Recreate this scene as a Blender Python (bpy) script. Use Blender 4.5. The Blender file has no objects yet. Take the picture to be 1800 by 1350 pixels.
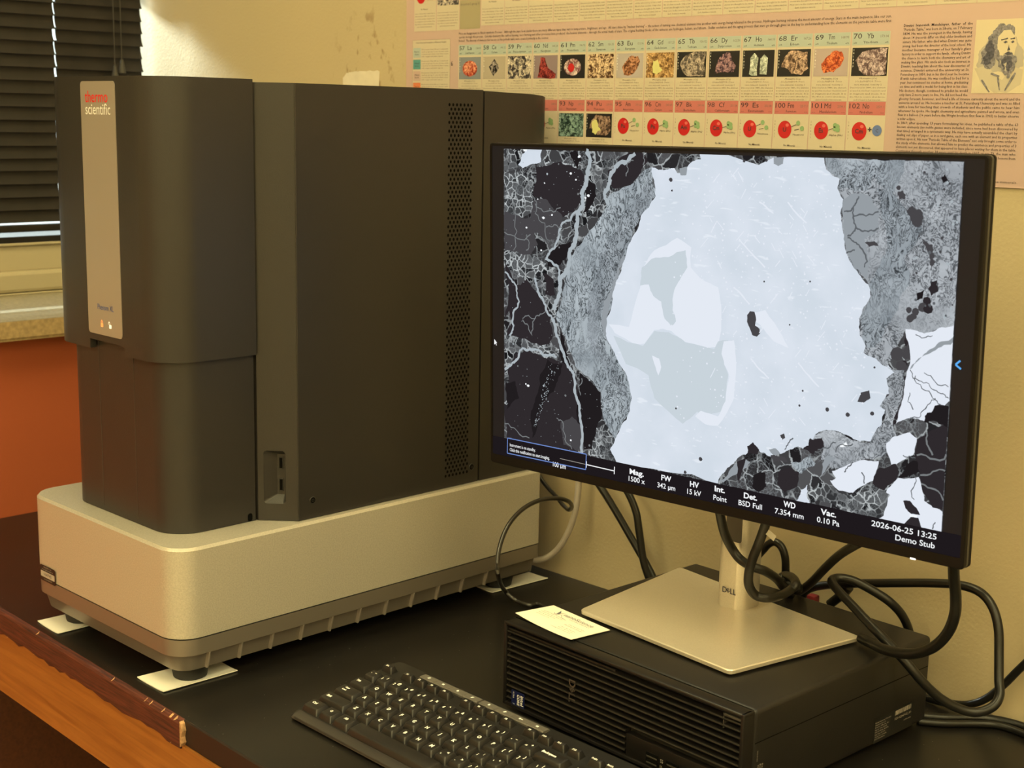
import bpy, bmesh, math, random
from mathutils import Vector, Matrix, noise
from mathutils.geometry import tessellate_polygon
random.seed(7)
PI = math.pi
SC = bpy.context.scene
COL = SC.collection
# ---------------------------------------------------------------- camera
F_PX = 2495.72
YAW, PITCH, ROLL = -0.78530609, 0.18502835, 0.01912955
CAM = Vector((0, 0, .588))                      # bench top is z = 0, floor is z = -0.76
FZ = -.76
_f = Vector((math.sin(YAW)*math.cos(PITCH), math.cos(YAW)*math.cos(PITCH), -math.sin(PITCH)))
_r = Vector((math.cos(YAW), -math.sin(YAW), 0)); _u = _r.cross(_f)
RT = _r*math.cos(ROLL) + _u*math.sin(ROLL); UP = -_r*math.sin(ROLL) + _u*math.cos(ROLL)
cd = bpy.data.cameras.new('camera'); cam = bpy.data.objects.new('camera', cd); COL.objects.link(cam)
M = Matrix.Identity(4)
for i in range(3):
    M[i][0] = RT[i]; M[i][1] = UP[i]; M[i][2] = -_f[i]; M[i][3] = CAM[i]
cam.matrix_world = M
cd.sensor_width = 36; cd.lens = F_PX/1800*36; cd.clip_start = .02
cd.dof.use_dof = True; cd.dof.focus_distance = 1.42; cd.dof.aperture_fstop = 12.5
SC.camera = cam
SC.view_settings.view_transform = 'Standard'; SC.view_settings.look = 'None'
SC.view_settings.gamma = 1; SC.view_settings.use_curve_mapping = False
SC.view_settings.exposure = 0
try:
    SC.cycles.use_denoising = True; SC.cycles.max_bounces = 8
except Exception: pass
# ---------------------------------------------------------------- sky, sun
W = bpy.data.worlds.new('sky'); SC.world = W; W.use_nodes = True
W.node_tree.nodes['Background'].inputs[0].default_value = (.80, .95, 1, 1)
W.node_tree.nodes['Background'].inputs[1].default_value = 3.0
sl = bpy.data.lights.new('sun', 'SUN'); sun = bpy.data.objects.new('sun', sl); COL.objects.link(sun)
sl.energy = 58; sl.angle = math.radians(9); sl.color = (.86, 1, .92)
sun.location = (-4, 1, 3)
sun.rotation_euler = Vector((1, .070, -.46)).to_track_quat('-Z', 'Y').to_euler()
LAMP = (1, .87, .43); LAMP_E = 11.5

# ---------------------------------------------------------------- rays on the photo frame (1800 x 1350)
def ray(x, y): return RT*((x-900)/F_PX) - UP*((y-675)/F_PX) + _f
def ony(x, y, Y): d = ray(x, y); return CAM + d*((Y-CAM.y)/d.y)
def onx(x, y, X): d = ray(x, y); return CAM + d*((X-CAM.x)/d.x)
def onz(x, y, Z): d = ray(x, y); return CAM + d*((Z-CAM.z)/d.z)

class Fr:                                        # a local frame: origin, right, up, outward
    def __init__(s, o, ex, ey, n=None):
        s.o = Vector(o); s.ex = Vector(ex).normalized(); s.ey = Vector(ey).normalized()
        s.n = Vector(n).normalized() if n is not None else s.ex.cross(s.ey)
    def p(s, u, v, w=0): return s.o + s.ex*u + s.ey*v + s.n*w
    def hit(s, x, y):
        d = ray(x, y); q = CAM + d*((s.o-CAM).dot(s.n)/d.dot(s.n)) - s.o
        return q.dot(s.ex), q.dot(s.ey)
WORLD = Fr((0,0,0), (1,0,0), (0,1,0))
FRONT = Fr((0,0,0), (1,0,0), (0,0,1), (0,-1,0))  # u = x, v = z, w towards -y

# ---------------------------------------------------------------- materials
def mat(name, col, rough=.5, metal=0, spec=.5, emit=None, es=1, var=None, bump=None, coat=0):
    m = bpy.data.materials.new(name); m.use_nodes = True; nt = m.node_tree; b = nt.nodes['Principled BSDF']
    c = (*col, 1)
    b.inputs['Base Color'].default_value = c; b.inputs['Roughness'].default_value = rough
    b.inputs['Metallic'].default_value = metal; b.inputs['Specular IOR Level'].default_value = spec
    b.inputs['Coat Weight'].default_value = coat
    if emit: b.inputs['Emission Color'].default_value = (*emit, 1); b.inputs['Emission Strength'].default_value = es
    tc = None
    if var or bump: tc = nt.nodes.new('ShaderNodeTexCoord')
    if var:                                      # (scale, amount, detail)
        n = nt.nodes.new('ShaderNodeTexNoise'); n.inputs['Scale'].default_value = var[0]; n.inputs['Detail'].default_value = var[2] if len(var) > 2 else 3
        nt.links.new(tc.outputs['Object'], n.inputs['Vector'])
        r = nt.nodes.new('ShaderNodeValToRGB'); a = var[1]
        r.color_ramp.elements[0].position = .3; r.color_ramp.elements[1].position = .7
        r.color_ramp.elements[0].color = (*[x*(1-a) for x in col], 1); r.color_ramp.elements[1].color = (*[min(1, x*(1+a)) for x in col], 1)
        nt.links.new(n.outputs['Fac'], r.inputs['Fac']); nt.links.new(r.outputs['Color'], b.inputs['Base Color'])
    if bump:                                     # (scale, strength)
        n2 = nt.nodes.new('ShaderNodeTexNoise'); n2.inputs['Scale'].default_value = bump[0]; n2.inputs['Detail'].default_value = 2
        bp = nt.nodes.new('ShaderNodeBump'); bp.inputs['Strength'].default_value = bump[1]; bp.inputs['Distance'].default_value = .001
        nt.links.new(tc.outputs['Object'], n2.inputs['Vector']); nt.links.new(n2.outputs['Fac'], bp.inputs['Height']); nt.links.new(bp.outputs['Normal'], b.inputs['Normal'])
    return m
def nodes(m): return m.node_tree, m.node_tree.nodes, m.node_tree.links
def ramp(nt, stops, interp='LINEAR'):
    r = nt.nodes.new('ShaderNodeValToRGB'); r.color_ramp.interpolation = interp
    e = r.color_ramp.elements
    while len(e) < len(stops): e.new(.5)
    for i, (p, c) in enumerate(stops):
        e[i].position = p; e[i].color = (*c, 1) if hasattr(c, '__len__') else (c, c, c, 1)
    return r

M_wall = mat('cream wall paint', (.47, .385, .245), .75, var=(1.6, .05), bump=(260, .25))
M_pale = mat('pale cream paint', (.78, .72, .60), .7)
M_red = mat('terracotta wall paint', (.48, .110, .038), .65, var=(2.5, .08), bump=(220, .2))
M_sill = mat('speckled tan laminate', (.27, .235, .165), .38, var=(190, .28, 4))
M_sillf = mat('chipboard tan edge', (.42, .30, .15), .6, var=(150, .22, 4))
M_frame = mat('beige window frame', (.40, .345, .23), .22, spec=.6)
M_white = mat('ceiling white', (.7, .66, .56), .8)
M_floor = mat('tan floor tile', (.36, .29, .22), .5, var=(5, .2))
M_blind = mat('black blind slat', (.016, .0125, .010), .5, var=(30, .2), spec=.25)
M_cord = mat('blind cord', (.035, .03, .025), .7)
M_glass = bpy.data.materials.new('window glass'); M_glass.use_nodes = True
nt, nd, lk = M_glass.node_tree, M_glass.node_tree.nodes, M_glass.node_tree.links
_t = nd.new('ShaderNodeBsdfTransparent'); _g = nd.new('ShaderNodeBsdfGlossy'); _g.inputs['Roughness'].default_value = .02; _m = nd.new('ShaderNodeMixShader'); _m.inputs[0].default_value = .06
lk.new(_t.outputs[0], _m.inputs[1]); lk.new(_g.outputs[0], _m.inputs[2]); lk.new(_m.outputs[0], nd['Material Output'].inputs['Surface'])
# bench top: black epoxy with faint smears, scratches and dust
M_top = mat('black bench laminate', (.016, .0145, .0155), .42, spec=.38)
nt, nd, lk = nodes(M_top); b = nd['Principled BSDF']; tc = nd.new('ShaderNodeTexCoord')
n1 = nd.new('ShaderNodeTexNoise'); n1.inputs['Scale'].default_value = 7; n1.inputs['Detail'].default_value = 6
n2 = nd.new('ShaderNodeTexVoronoi'); n2.inputs['Scale'].default_value = 75; n2.inputs['Randomness'].default_value = 1
lk.new(tc.outputs['Object'], n1.inputs['Vector']); lk.new(tc.outputs['Object'], n2.inputs['Vector'])
r1 = ramp(nt, [(.15, (.0055, .005, .0052)), (.95, (.015, .0135, .013))]); lk.new(n1.outputs['Fac'], r1.inputs['Fac'])
r2 = ramp(nt, [(.03, 1), (.045, 0)]); lk.new(n2.outputs['Distance'], r2.inputs['Fac'])
mx = nd.new('ShaderNodeMix'); mx.data_type = 'RGBA'; mx.inputs['B'].default_value = (.32, .3, .28, 1)
lk.new(r2.outputs['Color'], mx.inputs['Factor']); lk.new(r1.outputs['Color'], mx.inputs['A']); lk.new(mx.outputs['Result'], b.inputs['Base Color'])
r3 = ramp(nt, [(.1, .27), (.95, .29)]); lk.new(n1.outputs['Fac'], r3.inputs['Fac']); lk.new(r3.outputs['Color'], b.inputs['Roughness'])
def wood(name, c0, c1, sc=(1.2, 26, 26), rough=.42):
    m = mat(name, c0, rough); nt, nd, lk = nodes(m); tc = nd.new('ShaderNodeTexCoord'); mp = nd.new('ShaderNodeMapping')
    mp.inputs['Scale'].default_value = sc; n = nd.new('ShaderNodeTexNoise'); n.inputs['Scale'].default_value = 6; n.inputs['Detail'].default_value = 6; n.inputs['Distortion'].default_value = .6
    lk.new(tc.outputs['Object'], mp.inputs['Vector']); lk.new(mp.outputs['Vector'], n.inputs['Vector'])
    r = ramp(nt, [(.3, c0), (.7, c1)]); lk.new(n.outputs['Fac'], r.inputs['Fac']); lk.new(r.outputs['Color'], nd['Principled BSDF'].inputs['Base Color'])
    return m
M_oak = wood('orange oak', (.22, .075, .013), (.34, .135, .028))
M_mahog = wood('stained dark red wood edge', (.018, .004, .003), (.12, .028, .016), (3, 90, 90), .6)
M_shadew = wood('under-bench shade colour', (.060, .016, .006), (.10, .028, .010), (2, 30, 30), .6)  # dark tone stands in for the shade beneath the bench
M_raw = mat('raw splintered wood', (.45, .26, .13), .8, var=(150, .4))
M_blackedge = mat('black bench edge', (.010, .007, .007), .5)
# microscope
M_sem = mat('charcoal plastic', (.024, .0215, .021), .40, spec=.46, bump=(900, .12))
M_semd = mat('charcoal gap', (.006, .006, .006), .7)
M_hole = mat('black hole', (.002, .002, .002), .9, spec=.1)
M_silver = mat('champagne silver paint', (.475, .442, .385), .36, metal=.28, var=(700, .10, 2), bump=(900, .12))
M_skirt = mat('satin silver skirt', (.23, .20, .175), .34, metal=.5)
M_strip = mat('silver front strip', (.36, .315, .28), .42, metal=.35)
M_rubber = mat('black rubber', (.012, .012, .012), .65)
M_paper = mat('white paper', (.80, .78, .72), .8)
M_redtxt = mat('red print', (.75, .02, .015), .5)
M_whtxt = mat('white print', (.85, .85, .85), .5)
M_bluetxt = mat('blue print', (.06, .10, .32), .5)
M_ledo = mat('orange lit icon', (.9, .3, .1), .5, emit=(1, .30, .08), es=1.1)
M_ledw = mat('white lit icon', (.9, .9, .8), .5, emit=(1, .85, .62), es=.75)
# computer things
M_pc = mat('black steel case', (.0125, .0112, .011), .42, spec=.4, bump=(1200, .12))
M_pcf = mat('black bezel plastic', (.009, .0078, .008), .38, spec=.35)
M_pcd = mat('bezel cavity', (.003, .003, .003), .8)
M_dellg = mat('dark grey badge', (.055, .045, .042), .4)
M_sticker = mat('navy chip sticker', (.008, .012, .07), .35)
M_lbl = mat('black label', (.008, .008, .008), .5)
M_tan = mat('pale label print', (.40, .36, .33), .6)
M_mon = mat('black monitor plastic', (.0085, .0068, .0068), .5, spec=.12)
M_monback = mat('dark grey monitor edge', (.050, .045, .040), .5)
M_alu = mat('platinum silver stand', (.66, .60, .51), .33, metal=.55, var=(900, .05), bump=(900, .1))
M_aluedge = mat('polished plate edge', (.55, .49, .43), .3, metal=.5)
M_slot = mat('grey cable slot', (.10, .095, .085), .6)
M_cable = mat('black cable', (.0075, .007, .0065), .36, spec=.4)
M_cable2 = mat('thin black cable', (.016, .014, .013), .32, coat=.3)
M_hose = mat('grey hose', (.42, .37, .33), .55)
M_redplug = mat('red plug', (.16, .012, .018), .5)
M_key = mat('black keycap', (.014, .0125, .0125), .38)
M_kb = mat('black keyboard deck', (.011, .010, .010), .42)
M_kbf = mat('dark grey palm lip', (.034, .030, .029), .38)
M_media = mat('grey media key', (.12, .11, .10), .38)
M_leg = mat('white legend', (.9, .9, .88), .5)
M_card = mat('cream business card', (.84, .80, .72), .6)
M_ink = mat('dark ink', (.05, .045, .06), .7)
M_inkb = mat('grey blue ink', (.13, .14, .2), .7)

# ---------------------------------------------------------------- mesh builder
_txt = {}
def glyphs(s, bold, res):
    k = (s, bold, res)
    if k not in _txt:
        cu = bpy.data.curves.new('t', 'FONT'); cu.body = s; cu.resolution_u = res; cu.offset = bold; cu.size = 1
        ob = bpy.data.objects.new('t', cu); COL.objects.link(ob)
        me = bpy.data.meshes.new_from_object(ob)
        vs = [v.co.to_2d() for v in me.vertices]; fs = [tuple(p.vertices) for p in me.polygons]
        bpy.data.objects.remove(ob); bpy.data.curves.remove(cu); bpy.data.meshes.remove(me)
        x0 = min((v.x for v in vs), default=0); x1 = max((v.x for v in vs), default=1)
        _txt[k] = ([(v.x-x0, v.y) for v in vs], fs, max(x1-x0, .01))
    return _txt[k]
class MB:
    def __init__(s): s.bm = bmesh.new()
    def face(s, pts, mi=0):
        f = s.bm.faces.new([s.bm.verts.new(p) for p in pts]); f.material_index = mi; return f
    def raw(s, verts, faces, mi=0):
        vs = [s.bm.verts.new(v) for v in verts]
        for f in faces:
            try: g = s.bm.faces.new([vs[i] for i in f]); g.material_index = mi
            except ValueError: pass
    def bevel(s, w, seg=2, ang=.5, faces=None):
        bmesh.ops.recalc_face_normals(s.bm, faces=s.bm.faces)
        ed = [e for e in s.bm.edges if len(e.link_faces) == 2 and e.calc_face_angle(0) > ang]
        bmesh.ops.bevel(s.bm, geom=ed, offset=w, segments=seg, affect='EDGES', profile=.5, clamp_overlap=True)
    def loft(s, rings, cap=(True, True), mi=0, capmi=None):
        R = [[s.bm.verts.new(p) for p in r] for r in rings]; n = len(R[0])
        for a, b_ in zip(R, R[1:]):
            for i in range(n):
                f = s.bm.faces.new((a[i], a[(i+1) % n], b_[(i+1) % n], b_[i])); f.material_index = mi
        for c, r in ((cap[0], R[0][::-1]), (cap[1], R[-1])):
            if c: f = s.bm.faces.new(r); f.material_index = mi if capmi is None else capmi
    def prism(s, fr, poly, w0, w1, mi=0, bev=0, seg=2):
        t = MB() if bev else s
        t.loft([[fr.p(u, v, w0) for u, v in poly], [fr.p(u, v, w1) for u, v in poly]], mi=mi)
        if bev: t.bevel(bev, seg); s.add(t, mi)
        return s
    def box(s, x0, x1, y0, y1, z0, z1, fr=WORLD, mi=0, bev=0, seg=2):
        return s.prism(fr, [(x0, y0), (x1, y0), (x1, y1), (x0, y1)], z0, z1, mi, bev, seg)
    def add(s, o, mi=0):
        mp = {v: s.bm.verts.new(v.co) for v in o.bm.verts}
        for f in o.bm.faces:
            try: g = s.bm.faces.new([mp[v] for v in f.verts]); g.material_index = mi
            except ValueError: pass
        o.bm.free()
    def cyl(s, fr, u, v, r0, w0, r1, w1, n=24, mi=0):
        s.loft([[fr.p(u+r*math.cos(2*PI*i/n), v+r*math.sin(2*PI*i/n), w) for i in range(n)] for r, w in ((r0, w0), (r1, w1))], mi=mi)
    def disc(s, fr, u, v, r, w, n=10, mi=0, ry=None):
        s.face([fr.p(u+r*math.cos(2*PI*i/n), v+(ry or r)*math.sin(2*PI*i/n), w) for i in range(n)], mi)
    def ball(s, c, r, n=10, mi=0):
        vs, fs = [], []
        for i in range(n+1):
            for j in range(2*n):
                t, p = PI*i/n, PI*j/n
                vs.append((c[0]+r*math.sin(t)*math.cos(p), c[1]+r*math.sin(t)*math.sin(p), c[2]+r*math.cos(t)))
        for i in range(n):
            for j in range(2*n): fs.append((i*2*n+j, (i+1)*2*n+j, (i+1)*2*n+(j+1) % (2*n), i*2*n+(j+1) % (2*n)))
        s.raw(vs, fs, mi)
    def flat(s, fr, poly, w=0, mi=0, holes=()):
        L = [[Vector((u, v, 0)) for u, v in poly]]+[[Vector((u, v, 0)) for u, v in h] for h in holes]
        al = [p for l in L for p in l]
        s.raw([fr.p(p.x, p.y, w) for p in al], [t for t in tessellate_polygon(L)], mi)
    def strip(s, fr, pts, wd, w=0, mi=0):
        P = [Vector(p) for p in pts]; vs, fs = [], []
        for i, p in enumerate(P):
            t = (P[min(i+1, len(P)-1)]-P[max(i-1, 0)]); t = t.normalized() if t.length else Vector((1, 0))
            k = wd(i/(len(P)-1)) if callable(wd) else wd
            q = Vector((-t.y, t.x))*k/2
            vs += [fr.p(p.x+q.x, p.y+q.y, w), fr.p(p.x-q.x, p.y-q.y, w)]
            if i: fs.append((2*i-2, 2*i-1, 2*i+1, 2*i))
        s.raw(vs, fs, mi)
    def text(s, fr, st, u, v, h, w=0, fit=None, al='L', sx=1, mi=0, bold=0, res=1):
        vs, fs, wd = glyphs(st, bold, res)
        k = h/.70; kx = k*sx
        if fit: kx = fit/wd
        off = {'L': 0, 'C': -wd*kx/2, 'R': -wd*kx}[al]
        s.raw([fr.p(u+off+x*kx, v+y*k, w) for x, y in vs], fs, mi)
    def tube(s, pts, r, n=12, mi=0, cap=True):
        rings = []; P = [Vector(p) for p in pts]; nrm = None
        for i, p in enumerate(P):
            t = (P[min(i+1, len(P)-1)]-P[max(i-1, 0)]).normalized()
            if nrm is None: nrm = t.orthogonal().normalized()
            nrm = (nrm - t*nrm.dot(t)).normalized(); bn = t.cross(nrm)
            k = r(i/(len(P)-1)) if callable(r) else r
            rings.append([p + (nrm*math.cos(2*PI*j/n)+bn*math.sin(2*PI*j/n))*k for j in range(n)])
        s.loft(rings, mi=mi, cap=(cap, cap))
    def build(s, name, mats, parent=None, smooth=True, recalc=True):
        if recalc: bmesh.ops.recalc_face_normals(s.bm, faces=s.bm.faces)
        me = bpy.data.meshes.new(name); s.bm.to_mesh(me); s.bm.free()
        for m in (mats if isinstance(mats, (list, tuple)) else [mats]): me.materials.append(m)
        if smooth:
            me.polygons.foreach_set('use_smooth', [True]*len(me.polygons)); me.set_sharp_from_angle(angle=math.radians(32))
        o = bpy.data.objects.new(name, me); COL.objects.link(o)
        if parent is not None:
            o.parent = parent; o.matrix_parent_inverse = Matrix.Translation(parent.matrix_basis.translation).inverted()
        return o
for _n in ('raw', 'loft', 'add', 'cyl', 'disc', 'ball', 'flat', 'strip', 'text', 'tube'):
    def _w(f):
        def g(s, *a, **k): f(s, *a, **k); return s
        return g
    setattr(MB, _n, _w(getattr(MB, _n)))
def tag(o, label=None, cat=None, group=None, kind=None):
    if label: o['label'] = label
    if cat: o['category'] = cat
    if group: o['group'] = group
    if kind: o['kind'] = kind
    return o
def thing(name, label, cat, loc, group=None):
    o = bpy.data.objects.new(name, None); COL.objects.link(o); o.location = loc; o.empty_display_size = .02
    o.matrix_basis = Matrix.Translation(loc)
    return tag(o, label, cat, group)
def rrect(x0, x1, y0, y1, r, n=6, rs=None):      # rounded rectangle; rs = radii at (x0,y0),(x1,y0),(x1,y1),(x0,y1)
    rs = rs or (r, r, r, r); out = []
    for (cx, cy, a0), q in zip(((x0, y0, PI), (x1, y0, 1.5*PI), (x1, y1, 0), (x0, y1, .5*PI)), rs):
        sx = 1 if cx == x0 else -1; sy = 1 if cy == y0 else -1
        if q < 1e-6: out.append((cx, cy)); continue
        for i in range(n+1):
            a = a0+.5*PI*i/n; out.append((cx+sx*q+q*math.cos(a), cy+sy*q+q*math.sin(a)))
    return out
def inset(poly, d):                               # shrink a convex polygon by d
    n = len(poly); out = []
    for i in range(n):
        a, p, c = Vector(poly[i-1]), Vector(poly[i]), Vector(poly[(i+1) % n])
        t1 = (p-a).normalized(); t2 = (c-p).normalized(); n1 = Vector((-t1.y, t1.x)); n2 = Vector((-t2.y, t2.x))
        m = (n1+n2); m = m/max(m.dot(n1), .2); out.append(tuple(p+m*d))
    return out
def smooth_path(P, k=8):
    P = [Vector(p) for p in P]; out = []
    for i in range(len(P)-1):
        p0, p1, p2, p3 = P[max(i-1, 0)], P[i], P[i+1], P[min(i+2, len(P)-1)]
        for j in range(k):
            t = j/k
            out.append(.5*((2*p1)+(p2-p0)*t+(2*p0-5*p1+4*p2-p3)*t*t+(3*p1-p0-3*p2+p3)*t**3))
    out.append(P[-1]); return out
def rough(poly, amp, it=3, closed=True, rnd=random.Random(3)):
    P = [Vector(p) for p in poly]
    for k in range(it):
        Q = []
        for i in range(len(P) if closed else len(P)-1):
            a, b_ = P[i], P[(i+1) % len(P)]; d = b_-a
            Q += [a, (a+b_)/2+Vector((-d.y, d.x))*rnd.uniform(-amp, amp)]
        if not closed: Q.append(P[-1])
        P = Q
    return [tuple(p) for p in P]

# ================================================================ the room
YW = 1.3145; XL = -2.215; XR = -1.94; CZ = 1.99; XE = 2.3; YF = -3.1
def struct(mb, name, m, **k): return tag(mb.build(name, m, smooth=False), kind='structure')
# back wall with scuff stains beside the poster
M_wallb = mat('cream wall paint with scuffs', (.47, .385, .245), .75, bump=(260, .25))
nt, nd, lk = nodes(M_wallb); b = nd['Principled BSDF']; tc = nd.new('ShaderNodeTexCoord')
n1 = nd.new('ShaderNodeTexNoise'); n1.inputs['Scale'].default_value = 2; lk.new(tc.outputs['Object'], n1.inputs['Vector'])
r1 = ramp(nt, [(.3, (.45, .37, .235)), (.7, (.49, .40, .255))]); lk.new(n1.outputs['Fac'], r1.inputs['Fac'])
mp = nd.new('ShaderNodeMapping'); mp.inputs['Scale'].default_value = (60, 1, 38); n2 = nd.new('ShaderNodeTexNoise'); n2.inputs['Scale'].default_value = 1.0; n2.inputs['Detail'].default_value = 4
lk.new(tc.outputs['Object'], mp.inputs['Vector']); lk.new(mp.outputs['Vector'], n2.inputs['Vector'])
r2 = ramp(nt, [(.56, 0), (.66, 1)]); lk.new(n2.outputs['Fac'], r2.inputs['Fac'])
vs_ = nd.new('ShaderNodeVectorMath'); vs_.operation = 'SUBTRACT'; vs_.inputs[1].default_value = (-1.62, YW, .66); lk.new(tc.outputs['Object'], vs_.inputs[0])
ln = nd.new('ShaderNodeVectorMath'); ln.operation = 'LENGTH'; lk.new(vs_.outputs[0], ln.inputs[0])
r3 = ramp(nt, [(.05, 1), (.085, 0)]); lk.new(ln.outputs['Value'], r3.inputs['Fac'])
ml = nd.new('ShaderNodeMath'); ml.operation = 'MULTIPLY'; lk.new(r2.outputs['Color'], ml.inputs[0]); lk.new(r3.outputs['Color'], ml.inputs[1])
ml2 = nd.new('ShaderNodeMath'); ml2.operation = 'MULTIPLY'; ml2.inputs[1].default_value = .9; lk.new(ml.outputs[0], ml2.inputs[0])
mx = nd.new('ShaderNodeMix'); mx.data_type = 'RGBA'; mx.inputs['B'].default_value = (.22, .13, .06, 1)
lk.new(ml2.outputs[0], mx.inputs['Factor']); lk.new(r1.outputs['Color'], mx.inputs['A']); lk.new(mx.outputs['Result'], b.inputs['Base Color'])
struct(MB().box(XL-.1, XE+.1, YW, YW+.1, FZ, CZ), 'wall_back', M_wallb)
struct(MB().box(XE, XE+.1, YF, YW, FZ, CZ), 'wall_right', M_pale)
struct(MB().box(XL-.1, XE+.1, YF-.1, YF, FZ, CZ), 'wall_front', M_pale)
struct(MB().box(XL-.1, XE+.1, YF-.1, YW+.1, FZ-.1, FZ), 'floor', M_floor)
struct(MB().box(XL-.1, XE+.1, YF-.1, YW+.1, CZ, CZ+.1), 'ceiling', M_white)
# left wall: terracotta lower box, cream upper wall round the window opening
OY0, OY1, OZ0, OZ1 = .06, YW, .2907, 1.55
w = MB()
w.box(XL-.1, XR, YF, YW, FZ, .262, mi=1)
w.box(XL-.1, XL-.0, YF, OY0, .262, CZ); w.box(XL-.1, XL-.0, OY0, OY1, OZ1, CZ)
w.box(XL-.1, XL, OY0, OY1, .262, OZ0)
struct(w, 'wall_left', [M_wall, M_red])
w = MB(); w.box(XL-.0, -1.917, YF, YW, .2663, .2907); w.box(-1.917, -1.9155, YF, YW, .2663, .2900, mi=1); w.box(XR, -1.917, YF, YW, .262, .2663, mi=1)
struct(w, 'trim_1', [M_sill, M_sillf])
# window: stepped beige sill rail, frame, glass; an unseen deeper stile is added high up to stop the sun
w = MB()
w.box(XL-.09, -2.186, OY0, OY1, .2907, .2935, bev=.0012); w.box(XL-.09, -2.190, OY0, OY1, .2935, .3285, bev=.006)
w.box(XL-.09, -2.205, OY0, OY1, .3265, .3690, bev=.003); w.box(XL-.06, -2.200, OY0, OY1, .369, .3735, bev=.0015)
w.box(XL-.085, -2.205, OY0, OY1, .3735, .3835, mi=1)
w.box(XL-.09, XL, OY0, OY0+.04, .3265, OZ1); w.box(XL-.09, XL-.02, OY0, OY1, OZ1-.04, OZ1)
w.box(XL-.06, XL-.02, .50, .53, .3265, OZ1, mi=1)
w.box(XL-.09, -2.196, OY1-.022, OY1, .80, OZ1, bev=.002)  # added above the view to bound the sun patch on the back wall
win = struct(w, 'window_1', [M_frame, M_blackedge])
g = MB().box(XL-.05, XL-.046, OY0+.04, OY1, .3735, OZ1-.04).build('window_glass', M_glass, win, smooth=False)
struct(MB().box(-6.1, -6, -4, 5, FZ, 2.22), 'wall_sun_block', mat('pale sun blocker', (.82, .84, .80), .8))  # added outside to keep low sun from passing under the blinds
# ceiling lamps
k = 0
for lx, ly in ((-1.25, .64), (.35, .64), (1.75, .60), (-1.35, -1.2), (.35, -1.2), (1.75, -1.2), (-.5, -2.35), (1.2, -2.35)):
    t = thing('ceiling_light', 'recessed fluorescent ceiling light panel over the lab', 'ceiling light', (lx, ly, CZ), 'ceiling lights')
    MB().box(lx-.32, lx+.32, ly-.62, ly+.62, CZ-.02, CZ-.001).build('frame', M_white, t, smooth=False)
    m_ = bpy.data.materials.get('lamp diffuser') or mat('lamp diffuser', (.8, .8, .8), .5, emit=LAMP, es=LAMP_E)
    MB().box(lx-.29, lx+.29, ly-.59, ly+.59, CZ-.024, CZ-.021).build('diffuser', m_, t, smooth=False)

# ================================================================ blinds
def blind(y0, y1, cords, label):
    t = thing('window_blind', label, 'blind', (-2.2, (y0+y1)/2, .391), 'black blinds in the window')
    pitch = .0206; th = math.radians(76)
    z = .4185; base = None; i = 0
    while z < 1.46:
        wd = .0245; pts = []
        for j in range(7):                       # shallow curved slat, tilted shut
            a = (j/6-.5); sx = a*wd; bow = .0022*(1-4*a*a)
            dx = sx*math.cos(th) + bow*math.sin(th); dz = sx*math.sin(th) - bow*math.cos(th)
            pts.append((dx, dz))
        if base is None:
            o = MB(); ring0 = [Vector((-p[0]-.0004, 0, p[1])) for p in pts[::-1]]; ring1 = [Vector((-p[0]+.0004, 0, p[1])) for p in pts]
            sec = ring1+ring0; hy = (y1-y0)/2
            o.loft([[(v.x, -hy, v.z) for v in sec], [(v.x, hy, v.z) for v in sec]])
            base = o.build('slat', M_blind); ob = base
        else:
            ob = base.copy(); COL.objects.link(ob)
        ob.parent = t; ob.location = (0, random.uniform(-.0016, .0014), z-.391+random.uniform(-.0006, .0006)); ob.rotation_euler = (random.uniform(-.0010, .0010), random.uniform(-.02, .02), 0)
        z += pitch; i += 1
    MB().box(-2.207, -2.192, y0, y1, .3915, .4035, bev=.002).build('bottom_rail', M_blind, t)
    MB().box(-2.212, -2.178, y0, y1, 1.465, 1.50, bev=.002).build('head_rail', M_blind, t)
    for cy, cz in cords:
        MB().tube([(-2.183, cy, 1.47), (-2.182, cy, 1.1), (-2.184, cy+.001, cz)], .0008, 6).build('cord', M_cord, t)
        c = MB(); c.cyl(Fr((-2.184, cy+.001, 0), (1, 0, 0), (0, 1, 0)), 0, 0, .0022, cz, .0065, cz-.022, 12); c.build('cord_tassel', M_cord, t)
    return t
blind(.08, 1.1370, [], 'black slatted blind at the far left, left of the bright gap')
blind(1.1398, 1.2965, [(1.2345, .662), (1.2475, .672)], 'narrow black slatted blind with pull cords behind the microscope top')

# ================================================================ lab bench
t = thing('lab_bench', 'black-topped lab bench with worn red wood edge and orange oak apron', 'bench', (-.6, 1.0, FZ))
def ye(x): return .7185-.030*(x+1.583)
poly = [(-1.938, ye(-1.94)), (.9, ye(.9)), (.9, YW-.001), (-1.938, YW-.001)]
s = MB(); s.prism(WORLD, poly, -.0255, 0, mi=0); s.build('worktop', M_top, t, smooth=False)
XB = -1.152
def edge_fr(w=0): return None
e = MB(); prof0 = []
n = 60; rnd = random.Random(5)
rings = []
for i in range(n+1):                              # worn wooden nosing, chipped lower edge, splintered right end
    x = -1.938+(XB+1.938)*i/n; y = ye(x)
    jag = rnd.uniform(-.0012, .0012); c = rnd.choice([0, 0, .0, .0016, .0008])
    rings.append([(x, y+.0005, -.0300+jag), (x, y-.0062, -.0290+jag*2), (x, y-.0070, -.0240), (x, y-.0066, -.004), (x, y-.0052+c*.5, -.0012), (x, y-.0035+c, -.0003-c*.3), (x, y+.0005, 0)])
e.loft(rings); e.build('edge_strip', M_mahog, t, smooth=False)
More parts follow.
